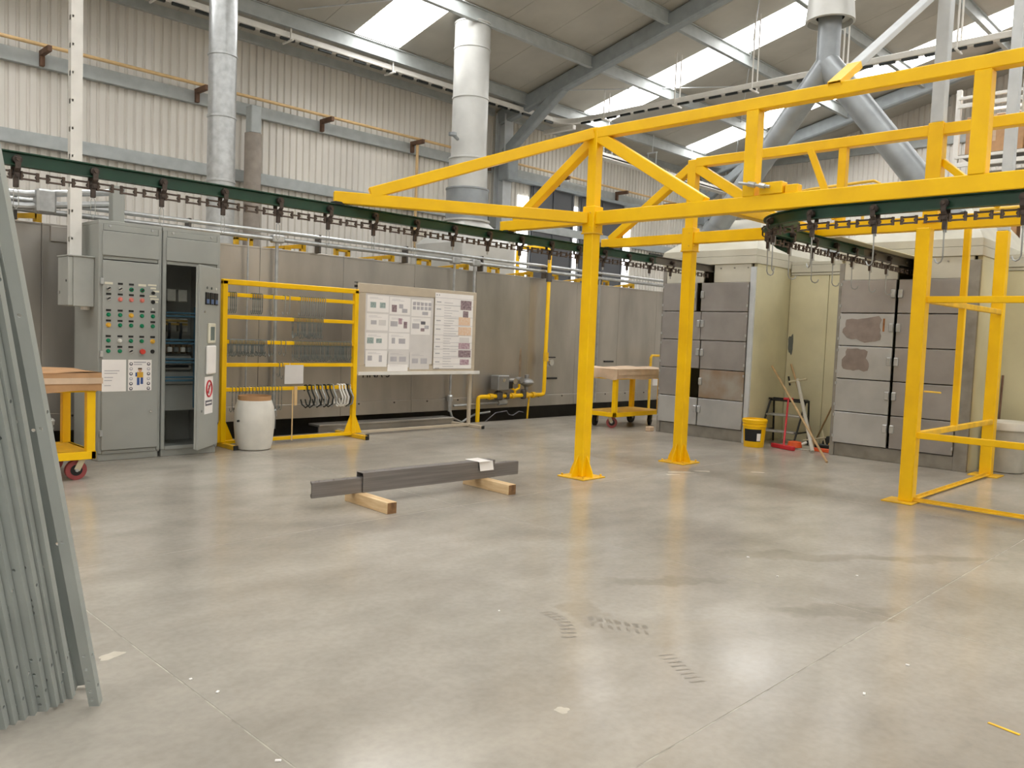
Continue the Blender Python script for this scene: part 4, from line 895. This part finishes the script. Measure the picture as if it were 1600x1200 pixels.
sheet(6.62, .835, .34, .09, [], 'blank white strip pinned low on the board', dy=.0145)
sheet(6.99, .86, .345, .235, [(.12, .35, .3, .28, 'print_grey'), (.56, .32, .32, .32, 'print_grey')], 'grey-cream sheet hanging over the lower frame of the board', 'paper_grey', .0145)
o = thing('defect_chart', 'large white chart with photo column covering one side of the notice board', 'chart', (7.79, YN-.02, .86))
CX0, CX1, CZ0, CZ1 = 7.41, 8.13, .865, 1.93
part('page', MB().box(CX0, CX1, YN-.022, YN-.019, CZ0, CZ1), 'paper', o)
zz = [CZ1-.07, 1.76, 1.60, 1.48, 1.34, 1.235, 1.14, 1.02, .93, CZ0]
for z in zz: part('rule_line', MB().box(CX0, CX1, YN-.0235, YN-.022, z, z+.004), 'print_line', o)
for k in range(26):
    z = CZ0+.03+k*(CZ1-CZ0-.13)/26; part('text_line', MB().box(CX0+.17, CX0+.17+.10+.2*rnd.random(), YN-.0235, YN-.022, z, z+.006), 'print_line', o)
for k, z in enumerate(zz[:-1]): part('row_title', MB().box(CX0+.03, CX0+.11, YN-.0235, YN-.022, z-.065, z-.05), 'print_grey', o)
for (u, z, w, h, m) in ((.66, 1.71, .29, .135, 'photo_a'), (.73, 1.605, .14, .09, 'photo_a'), (.62, 1.49, .31, .115, 'photo_b'), (.62, 1.345, .34, .12, 'photo_b'), (.66, 1.245, .26, .07, 'paper_grey'), (.64, 1.15, .30, .085, 'photo_d'), (.64, 1.03, .33, .10, 'photo_a'), (.69, .92, .24, .08, 'photo_d')):
    part('photo', MB().box(CX0+u*.72, CX0+(u+w)*.72, YN-.0245, YN-.022, z, z+h), m, o)
for x in (CX0+.03, CX0+.07): part('pin', MB().cyl((x, YN-.022, CZ1-.03), (x, YN-.03, CZ1-.03), .008, 8), 'print_grey', o)
# ================================================================== barrel
t = thing('white_barrel', 'white plastic barrel with cut top and brown card sleeve before the hook rack', 'barrel', (4.51, 8.45, 0))
part('barrel_shell', MB().lathe([(.16, 0), (.185, .01), (.20, .08), (.218, .25), (.222, .36), (.21, .47), (.185, .55), (.178, .55), (.20, .46), (.21, .35), (.205, .2), (.17, .03)], (4.51, 8.45, 0), 32, True, True), 'plastic_white', t)
part('card_sleeve', MB().lathe([(.165, .30), (.178, .60), (.174, .60), (.16, .30)], (4.51, 8.45, 0), 28, False, False), 'cardboard', t)
part('plug', MB().cyl((4.29, 8.38, .33), (4.272, 8.372, .33), .012, 10), 'black', t)
# ================================================================== gas train
t = thing('gas_pipe_train', 'yellow gas pipe with valves climbing the front of the steel tank', 'pipe', (9.6, 9.42, 0))
Yg = 9.43
part('main_pipe', MB().tube([(8.85, Yg, -.4), (8.85, Yg, .33), (8.86, Yg, .365), (8.90, Yg, .38), (10.32, Yg, .38), (10.37, Yg, .395), (10.385, Yg, .44), (10.40, Yg, 2.80), (10.39, Yg+.04, 2.86), (10.36, Yg+.12, 2.88), (10.2, Yg+.5, 2.88), (10.18, Yg+.55, 2.83), (10.18, Yg+.55, 2.37)], .034, 12), 'yellow', t)
part('branch_pipe', MB().tube([(10.02, Yg, .35), (10.0, Yg, .1), (9.98, Yg, -.4)], .016, 8), 'yellow_worn', t)
for x in (9.12, 9.62, 9.95, 10.12): part('union', MB().cyl((x-.035, Yg, .38), (x+.035, Yg, .38), .05, 10), 'yellow_worn', t)
a = part('valve_body', MB().box(9.24, 9.36, Yg-.06, Yg+.06, .32, .46, .02).cyl((9.3, Yg, .45), (9.3, Yg, .5), .035, 12), 'steel_dark', t)
part('actuator_box', MB().box(9.20, 9.45, Yg-.09, Yg+.10, .48, .72, .012), 'actuator', t); part('actuator_dial', MB().cyl((9.32, Yg-.09, .65), (9.32, Yg-.10, .65), .03, 14), 'chrome', t)
part('switch_box', MB().box(9.47, 9.58, Yg-.05, Yg+.06, .5, .62, .008), 'black', t)
part('valve_body', MB().box(9.45, 9.53, Yg-.05, Yg+.05, .33, .43, .02), 'steel_dark', t); part('valve_body', MB().box(9.84, 9.92, Yg-.05, Yg+.05, .32, .48, .02), 'steel_dark', t)
part('bypass_pipe', MB().tube([(9.68, Yg, .38), (9.68, Yg, .47), (9.60, Yg, .50), (9.60, Yg, .56)], .02, 8).tube([(9.68, Yg, .47), (9.77, Yg, .50), (9.77, Yg, .57)], .02, 8), 'yellow', t)
for (x, z) in ((9.62, .62), (9.77, .64)): part('solenoid', MB().cyl((x, Yg+.04, z), (x, Yg-.06, z), .05, 16), 'chrome' if x < 9.7 else 'actuator', t)
part('regulator', MB().lathe([(.03, .46), (.04, .52), (.12, .57), (.125, .60), (.10, .64), (.04, .66), (.04, .72), (.02, .73)], (9.95, Yg, 0), 24), 'actuator', t)
part('pressure_gauge', MB().cyl((10.52, Yg, .93), (10.52, Yg-.04, .93), .055, 20).tube([(10.4, Yg, .87), (10.52, Yg, .87), (10.52, Yg, .90)], .012, 8), 'chrome', t)
part('shutoff_handle', MB().box(10.42, 10.6, Yg-.05, Yg-.03, 1.01, 1.03, .004), 'black', t)
part('stop_valve', MB().cyl((10.40, Yg, .95), (10.40, Yg, 1.10), .048, 12), 'yellow_worn', t); part('stop_valve', MB().cyl((10.40, Yg, 2.3), (10.40, Yg, 2.45), .05, 12), 'steel_dark', t)
part('signal_cable', MB().tube([(9.0, Yg-.02, -.02), (9.2, Yg-.05, .12), (9.45, Yg-.05, .14), (9.5, Yg-.05, .08), (9.6, Yg-.05, .06), (9.75, Yg-.04, .12), (9.85, Yg-.04, .1)], .009, 6), 'print_dark', t)
part('steel_line', MB().tube([(8.4, Yg+.07, .25), (9.5, Yg+.07, .27)], .018, 8).cyl((9.36, Yg+.07, .26), (9.55, Yg+.07, .27), .04, 10), 'galv', t)
# ================================================================== trolley carts
def cart(label, x0, x1, y0, y1, wheels, cov, cm):
    t = thing('platform_cart', label, 'cart', ((x0+x1)/2, (y0+y1)/2, 0))
    for (x, y) in ((x0+.04, y0+.04), (x1-.04, y0+.04), (x0+.04, y1-.04), (x1-.04, y1-.04)): part('leg', MB().box(x-.035, x+.035, y-.035, y+.035, .2, .80, .005), 'yellow', t)
    part('lower_deck', MB().box(x0+.01, x1-.01, y0+.01, y1-.01, .235, .25, .004), 'yellow_worn', t)
    for (a, b, c, d_) in ((x0, x1, y0, y0+.04), (x0, x1, y1-.04, y1), (x0, x0+.04, y0, y1), (x1-.04, x1, y0, y1)): part('deck_rim', MB().box(a, b, c, d_, .18, .25, .004), 'yellow', t)
    part('top_frame', MB().box(x0, x1, y0, y1, .76, .80, .005), 'yellow', t)
    bm = bmesh.new(); bmesh.ops.create_grid(bm, x_segments=14, y_segments=10, size=.5)
    me_v = [((x0+x1)/2+v.co.x*(x1-x0+.06), (y0+y1)/2+v.co.y*(y1-y0+.06), v.co.copy()) for v in bm.verts]; fs = [tuple(q.index for q in f.verts) for f in bm.faces]; bm.free()
    top = [(x, y, cov+.012*math.sin(7*x+3*y)+.008*math.sin(13*y)-(.014 if max(abs(c.x), abs(c.y)) > .49 else 0)) for (x, y, c) in me_v]
    m = MB().add(top, fs)
    per = [(x0-.03, y0-.03), (x1+.03, y0-.03), (x1+.03, y1+.03), (x0-.03, y1+.03)]
    for k in range(4):
        (ax, ay), (bx, by) = per[k], per[(k+1) % 4]; N = 14; v = []; nx_, ny_ = (by-ay), -(bx-ax); l = math.hypot(nx_, ny_); nx_ /= l; ny_ /= l
        for i in range(N+1):
            f = i/N; x = ax+(bx-ax)*f; y = ay+(by-ay)*f
            for j, z in enumerate((cov-.008, cov-.07, .765+.012*math.sin(9*f+k))):
                o_ = .010*math.sin(6*f+j*2+k) if 0 < f < 1 else 0; v.append((x+nx_*o_, y+ny_*o_, z))
        m.add(v, [(3*i+j, 3*(i+1)+j, 3*(i+1)+j+1, 3*i+j+1) for i in range(N) for j in range(2)])
    m.box(x0, x1, y0, y1, .80, cov-.03)
    part('wrapped_top', m, cm, t)
    part('tape_strip', MB().box(x0-.01, x1+.035, y0-.044, y0-.040, cov-.10, cov-.05), 'cardboard_pale', t)
    for (x, y, a, mt) in wheels:
        c = V((x, y, .085)); d_ = V((math.cos(a), math.sin(a), 0)); n_ = V((-d_.y, d_.x, 0))
        w = part('wheel', MB().cyl(c-n_*.022, c+n_*.022, .085, 28), mt, t); part('wheel_hub', MB().cyl(c-n_*.026, c+n_*.026, .048, 20), 'rubber', w); part('axle_nut', MB().cyl(c-n_*.045, c+n_*.045, .014, 8), 'galv', w)
        f = MB()
        for s in (-1, 1): f.beam(c+n_*s*.035, c+n_*s*.035+d_*.045+V((0, 0, .095)), .05, .008, .002, up=tuple(n_))
        f.cyl(c+d_*.045+V((0, 0, .085)), c+d_*.045+V((0, 0, .10)), .045, 14); part('caster_fork', f, 'cast', w)
    return t
cart('yellow cart with brown wrapped top beside the control cabinet, red wheels', 1.35, 2.52, 7.48, 8.20, [(2.38, 7.56, 0, 'wheel_red'), (2.36, 8.1, .3, 'wheel_red'), (1.5, 7.56, .2, 'wheel_red'), (1.5, 8.1, 0, 'wheel_red')], .935, 'cardboard')
cart('yellow cart with pale wrapped top between the tank and the left oven', 10.02, 11.3, 7.62, 8.26, [(10.14, 7.76, 2.2, 'wheel_red'), (10.2, 8.14, .3, 'rubber'), (11.15, 7.76, .4, 'rubber'), (11.15, 8.14, 0, 'rubber')], .93, 'cardboard_pale')
def bucket(label, x, y, m, r=.15, h=.38, band=None):
    t = thing('plastic_bucket', label, 'bucket', (x, y, 0))
    part('pail', MB().lathe([(r*.86, 0), (r*.88, .005), (r, h*.72), (r*1.06, h*.73), (r*1.06, h*.78), (r*1.01, h*.79), (r*1.02, h-.06), (r*1.09, h-.055), (r*1.09, h-.01), (r*1.03, h), (r*.98, h), (r*.83, .02), (0.01, .02)], (x, y, 0), 32, True, False), m, t)
    part('lid_ring', MB().lathe([(r*1.09, h-.03), (r*1.12, h-.028), (r*1.12, h-.012), (r*1.09, h-.01)], (x, y, 0), 32, False, False), m, t)
    return t
b = bucket('yellow paint bucket with black label at the corner of the left oven', 10.22, 5.40, 'yellow')
def wrap(r0, r1, z0, z1, a0, a1, x, y, n=14):
    v = []
    for k in range(n+1):
        a = a0+(a1-a0)*k/n; v += [(x+r0*math.cos(a), y+r0*math.sin(a), z0), (x+r1*math.cos(a), y+r1*math.sin(a), z1)]
    return MB().add(v, [(2*k, 2*k+2, 2*k+3, 2*k+1) for k in range(n)])
part('label_band', wrap(.1395, .1502, .08, .245, math.radians(150), math.radians(245), 10.22, 5.40), 'black', b); part('label_patch', wrap(.1412, .148, .09, .19, math.radians(222), math.radians(243), 10.22, 5.40), 'paper', b)
b = bucket('white bucket with blue print behind the wrapped cart', 2.45, 8.95, 'plastic_white')
part('label_print', wrap(.1455, .1515, .17, .26, math.radians(200), math.radians(280), 2.45, 8.95), 'meter_blue', b)
# ================================================================== leaning profiles at the left edge
lean = V((-.305, -.28, 1.365)).normalized(); lean_b = (lean+V((.012, -.012, 0))).normalized()
def profile_parts(t, Mx, w, f, L, zs, zf):
    th_ = .0035
    m = plate_holes(lambda u, z, d: Mx @ V((u, d, z)), -w/2, w/2, L, th_, [(-w*.1, z, .0065, .0065, True) for z in zs])
    part('web', m, 'profile_grey', t)
    part('flange', plate_holes(lambda u, z, d: Mx @ V((w/2-d, u, z)), th_, f, L, th_, [(f*.55, z, .0065, .0065, True) for z in zf]), 'profile_grey', t)
    part('flange', plate_holes(lambda u, z, d: Mx @ V((-w/2+d, u, z)), th_, f, L, th_, []), 'profile_grey', t)
ANG = math.radians(-40); bx0 = V((.975, 3.150, 0)); lx = V((math.cos(ANG), math.sin(ANG), 0)); ly = V((-math.sin(ANG), math.cos(ANG), 0)); r3 = random.Random(2)
PR = [(V((1.022, 3.035, 0)), .036, .030, ANG, lean)]
for k in range(10): PR.append((bx0-lx*(.0180*k+r3.uniform(-.006, .006))-ly*(.0325*k), .034, .028, ANG, lean_b))
PR.append((V((1.062, 3.245, 0)), .062, .03, math.radians(150), (lean+V((-.013, .013, 0))).normalized()))  # added wide profile, its open side turned out so the gap reads as shade
for k, (b0, w, f, a, ln) in enumerate(PR):
    t = thing('steel_profile', 'grey drilled steel profile standing slightly apart from the leaning bundle' if k == 0 else 'added wide grey steel profile, open side out, shading the gap behind the separate one' if k == 11 else 'grey drilled steel profile in the leaning bundle', 'profile', (b0.x, b0.y, .012), None if k in (0, 11) else 'leaning steel profiles')
    Mx = Matrix.Translation((b0.x, b0.y, .012)) @ V((0, 0, 1)).rotation_difference(ln).to_matrix().to_4x4() @ Matrix.Rotation(a, 4, 'Z'); r2 = random.Random(k)
    zs = sorted(([.03, .065, .11, .16, .22] if k % 2 == 0 else [.12])+([.40, .425, .45] if k in (3, 5) else [])+[.62+.42*i+r2.uniform(-.08, .08) for i in range(6)])
    profile_parts(t, Mx, w, f, 3.3, zs, [z+.05 for z in zs[::3]])
t = thing('leaning_stand', 'plain grey stand that props up the leaning steel profiles', 'stand', (-.26, 2.22, 0))
part('post', MB().box(-.31, -.21, 2.175, 2.275, 0, 3.0, .006), 'frame_grey', t); part('arm', MB().beam((.489, 2.5215, 2.97), (-.22, 2.24, 2.97), .03, .03, .004), 'frame_grey', t); part('foot', MB().box(-.56, .04, 1.93, 2.53, 0, .02, .004), 'frame_grey', t)
# ================================================================== raw profiles on timber blocks
def timber(label, c, L, a, s=.088):
    t = thing('timber_block', label, 'timber', (c[0], c[1], 0)); Mx = Matrix.Translation((c[0], c[1], s/2)) @ Matrix.Rotation(a, 4, 'Z')
    part('block', MB().obox(V((0, 0, 0)), Matrix.Identity(3), (s, L, s), .003).xf(Mx), 'wood', t)
    for e in (-1, 1): part('end_grain', MB().box(-s/2+.003, s/2-.003, e*(L/2+.0006)-.0006, e*(L/2+.0006)+.0006, -s/2+.003, s/2-.003).xf(Mx), 'wood_end', t)
timber('square timber block under the stepped end of the raw steel profiles', (3.79, 5.235), .60, -.04); timber('square timber block under the papered end of the raw steel profiles', (5.085, 5.24), .62, -.04)
ux = V((2.14, -.10, 0)).normalized(); uy = V((-ux.y, ux.x, 0)); o0 = V((3.36, 5.385, .089))
def rawprof(label, s0, s1, h, off, fl, cap=False):
    t = thing('raw_steel_profile', label, 'profile', tuple(o0+ux*s0+uy*off)); th_ = .004
    def bx(name, a, b, y0, y1, z0, z1, m='raw_steel'): return part(name, MB().obox(o0+ux*(a+b)/2+uy*(off+(y0+y1)/2)+V((0, 0, (z0+z1)/2)), Matrix((ux, uy, Zv)).transposed(), (b-a, y1-y0, z1-z0), .001), m, t)
    bx('web', s0, s1, 0, th_, 0, h); r2 = random.Random(int(s0*100))
    hl = [(fl*.5, .03+k*(s1-s0-.06)/16+r2.uniform(0, .04), min(.004, fl*.25), .006, True) for k in range(16) if k < 4 or k % 3 == 0]
    part('flange', plate_holes(lambda u, z, d: o0+ux*(s0+z)+uy*(off+u)+V((0, 0, h-d)), th_, fl, s1-s0, th_, hl), 'raw_steel', t)
    if cap: bx('back_web', s0, s1, fl-th_, fl, 0, h-th_)
    else: bx('flange', s0, s1, th_, fl, 0, th_); bx('lip', s0, s1, fl-th_, fl, h-.02, h-th_); bx('lip', s0, s1, fl-th_, fl, th_, .02)
    return t
RL = ('raw dark steel channel with its web exposed, outermost of the low layer on the timbers', 'raw dark steel channel behind the exposed one in the low layer on the timbers', 'raw dark steel channel before the rearmost of the low layer on the timbers', 'raw dark steel channel at the very back of the low layer on the timbers')
for k in range(4): rawprof(RL[k], 0+.008*k, 2.15+.005*k, .120, .0+.018*k, .016)
rawprof('taller raw steel channel capping the low ones on the timber blocks', .445, 1.845, .158, -.012, .10, True)
nb = o0+ux*1.70
t = single('paper_slip', MB().obox(nb+uy*.05+V((0, 0, .1595)), Matrix((ux, uy, Zv)).transposed(), (.15, .20, .0012)), 'paper', 'white paper slip lying flat on top of the raw steel profiles', 'paper', tuple(nb+V((0, 0, .159))))
Rt = Matrix((ux, uy, Zv)).transposed() @ Matrix.Rotation(math.radians(-14), 3, 'X')
t = single('paper_slip', MB().obox(nb+ux*.03+uy*(-.026)+V((0, 0, .115)), Rt, (.16, .0012, .085)), 'paper', 'white paper slip hanging over the face of the raw steel profiles', 'paper', tuple(nb+V((0, 0, .12))))
# ================================================================== cleaning corner between the ovens
t = thing('step_stool', 'small black steel step stool with pale treads between the ovens', 'step stool', (10.90, 5.3, 0))
for y in (5.58, 5.06):
    part('back_leg', MB().tube([(11.13, y, 0), (11.09, y, .62), (10.95, y, .62)], .014, 8), 'black', t); part('front_leg', MB().tube([(10.67, y, 0), (11.0, y, .62)], .014, 8), 'black', t); part('side_brace', MB().tube([(10.77, y, .18), (11.12, y, .18)], .011, 8).tube([(10.88, y, .4), (11.10, y, .4)], .011, 8), 'black', t)
part('top_bar', MB().tube([(11.07, 5.58, .62), (11.07, 5.06, .62)], .014, 8), 'black', t)
for (x, z) in ((10.81, .18), (10.95, .40), (11.07, .60)): part('tread', MB().box(x-.10, x+.08, 5.07, 5.57, z-.012, z+.012, .005), 'galv' if z < .5 else 'black', t)
def stick(name, label, cat, p, q, r, m, extra=None):
    t = thing(name, label, cat, tuple(p)); part('handle', MB().cyl(p, q, r, 10), m, t)
    for (n_, mb_, mm) in (extra or []): part(n_, mb_, mm, t)
stick('push_broom', 'red handled squeegee standing on the floor before the black stool', 'broom', (10.345, 5.03, .04), (10.94, 5.29, .632), .013, 'red', [('head', MB().beam((10.42, 5.23, .03), (10.27, 4.85, .03), .06, .055, .008), 'red'), ('grip', MB().cyl((10.90, 5.34, .634), (10.98, 5.24, .634), .018, 10), 'red')])
stick('wooden_pole', 'long wooden pole leaning with its foot well out on the floor', 'pole', (9.64, 4.13, .01), (10.98, 5.585, 1.08), .014, 'handle_wood')
stick('wooden_pole', 'wooden pole leaning upright behind the plastic tube by the stool', 'pole', (11.12, 4.95, .0), (11.437, 5.52, 1.11), .014, 'handle_wood')
stick('wooden_pole', 'thin wooden broom stick leaning into the corner of the right oven', 'pole', (11.36, 5.06, .02), (10.74, 4.47, .86), .011, 'handle_wood')
stick('plastic_pipe', 'grey-white plastic pipe with cross grip leaning between the ovens', 'pipe', (10.345, 4.63, .018), (11.21, 5.30, .90), .026, 'bin_grey', [('cross_grip', MB().cyl((11.18, 5.41, .86), (11.18, 5.15, .92), .016, 8), 'cast')])
stick('wooden_cross', 'pair of pale thin sticks lying across each other on the rubbish pile', 'stick', (10.75, 4.95, .1), (10.80, 4.66, .17), .010, 'cast', [('stick', MB().cyl((10.8, 4.66, .06), (10.9, 4.76, .25), .010, 8), 'cast')])
stick('hand_broom', 'orange headed broom beside the plinth of the right oven', 'broom', (10.60, 4.55, .04), (10.82, 4.47, .42), .013, 'yellow_worn', [('head', MB().box(10.54, 10.64, 4.46, 4.72, 0, .05, .008), 'orange'), ('bristles', MB().box(10.56, 10.62, 4.47, 4.71, .05, .10, .01), 'black')])
stick('dust_pan', 'orange and white dust pan lying before the plastic pipe', 'dust pan', (10.56, 4.95, .03), (10.66, 4.86, .09), .016, 'paper', [('pan', MB().lathe([(.02, .012), (.10, .02), (.085, .09), (.03, .10)], (10.56, 4.98, 0), 14), 'orange')])
single('floor_mat', MB().box(10.5, 10.9, 4.75, 5.3, 0, .012, .004), 'bin_grey', 'flat grey scrap sheet on the floor under the plastic pipe', 'sheet', (10.7, 5.0, 0))
single('dark_sack', MB().lathe([(.02, .18), (.10, .17), (.15, .10), (.16, .02), (.14, 0)], (10.98, 4.62, 0), 16), 'rubber', 'dark rubbish sack in the corner beside the right oven', 'sack', (10.98, 4.62, 0))
stick('wall_rod', 'short dark rod fixed on the cream panel above the stool', 'rod', (11.44, 5.52, .80), (11.44, 5.55, .93), .012, 'rubber')
# grey bin behind the guard frame
bx_, by_ = 10.98, 2.565
t = thing('waste_bin', 'grey waste bin with white liner behind the rear yellow post', 'bin', (bx_, by_, 0))
part('bin_body', MB().lathe([(.17, 0), (.19, .01), (.23, .54), (.245, .545), (.245, .57), (.225, .57), (.18, .03)], (bx_, by_, 0), 28), 'bin_grey', t)
part('liner', MB().lathe([(.249, .50), (.256, .53), (.25, .585), (.20, .60), (.14, .58), (.05, .55)], (bx_, by_, 0), 20, False, True), 'bag', t)
stick('wooden_pole', 'dark brown broom stick leaning on the cream wall behind the waste bin', 'pole', (11.15, 2.72, .02), (11.42, 2.77, 1.12), .014, 'rustbrown')
# white rag and block by the left oven
single('white_sack', MB().lathe([(.10, 0), (.14, .03), (.12, .16), (.05, .26), (.01, .30)], (10.30, 7.30, .2), 14), 'bag', 'white crumpled sack on the lower deck end of the pale topped cart', 'sack', (10.30, 7.30, .2)) if False else None
single('wood_wedge', MB().box(10.30, 10.42, 7.16, 7.24, 0, .07, .008), 'cardboard_pale', 'small wooden block at the foot of the left oven', 'block', (10.36, 7.2, 0))
t = thing('yellow_handrail', 'short yellow tube handrail behind the pale topped cart', 'handrail', (13.6, 9.2, 0))
part('rail', MB().tube([(13.16, 9.2, 0), (13.16, 9.2, 1.04), (13.19, 9.2, 1.08), (14.2, 9.2, 1.08), (14.23, 9.2, 1.04), (14.23, 9.2, 0)], .025, 10), 'yellow_worn', t); part('socket_box', MB().box(13.2, 13.4, 9.15, 9.18, .5, .68, .006), 'paper_grey', t)

# ================================================================== marks and scraps on the floor
m = MB()
def dash(x, y, a, l, w):
    c, s = math.cos(a), math.sin(a); z = .0006
    m.add([(x+c*u*l-s*v*w, y+s*u*l+c*v*w, z) for (u, v) in ((-.5, -.5), (.5, -.5), (.5, .5), (-.5, .5))], [(0, 1, 2, 3)])
for k in range(9):
    f = k/8; dash(3.06-.17*f*f, 2.70-.30*f, -.35-.3*f, .075, .016)
for k in range(7):
    f = k/6; dash(3.17+.11*f, 2.50-.25*f, .9, .055, .028); dash(3.11+.11*f, 2.44-.24*f, .9, .05, .016)
for k in range(8): dash(3.06-.02*k, 1.98-.035*k, -.5, .07, .010)
part('tyre_mark', m, 'tyre_dust', floor)['kind'] = 'stuff'
def flat_blob(x, y, rx, ry, a, seed, mt, name):
    b_ = blob(0, 0, 0, rx, ry, seed); M_ = Matrix.Translation((x, y, .0006)) @ Matrix.Rotation(a, 4, 'Z') @ Matrix.Rotation(math.pi/2, 4, 'Y')
    v = [(p_[2], p_[1], 0) for p_ in b_.v[:26]]; c_, s_ = math.cos(a), math.sin(a)
    part(name, MB().add([(x+c_*p_[1]-s_*p_[0], y+s_*p_[1]+c_*p_[0], .0006) for p_ in v], [tuple(range(26))]), mt, floor)
for (x, y, rx, ry, a, sd) in ((7.45, 4.76, .16, .05, -.6, 5), (7.72, 4.66, .10, .04, -.8, 6), (7.25, 4.72, .09, .03, -.6, 8), (8.2, 4.27, .09, .02, -.8, 7)): flat_blob(x, y, rx, ry, a, sd, 'spill', 'pale_spill')
flat_blob(1.24, 3.49, .06, .035, .3, 11, 'spill', 'pale_spill'); flat_blob(2.30, 1.93, .03, .03, .3, 12, 'spill', 'pale_spill')
for k, (x, y) in enumerate(((1.385, 3.059), (1.412, 2.886), (4.885, 2.574), (4.629, 2.24), (5.045, 1.93), (3.341, 1.219), (2.884, 2.861), (3.8, 1.209), (1.33, 2.293))):
    single('paper_crumb', MB().obox(V((x, y, .003)), Matrix.Rotation(.7*k, 3, 'Z'), (.012+.004*(k % 3), .010, .005), .001), 'paper', 'tiny white crumb of paper lying on the concrete floor', 'scrap', (x, y, 0), 'white crumbs on the floor')
single('tape_scrap', MB().beam((3.455, .80, .002), (3.435, .69, .002), .014, .003, .001), 'yellow_worn', 'short scrap of yellow tape on the bare floor', 'scrap', (3.445, .745, 0))
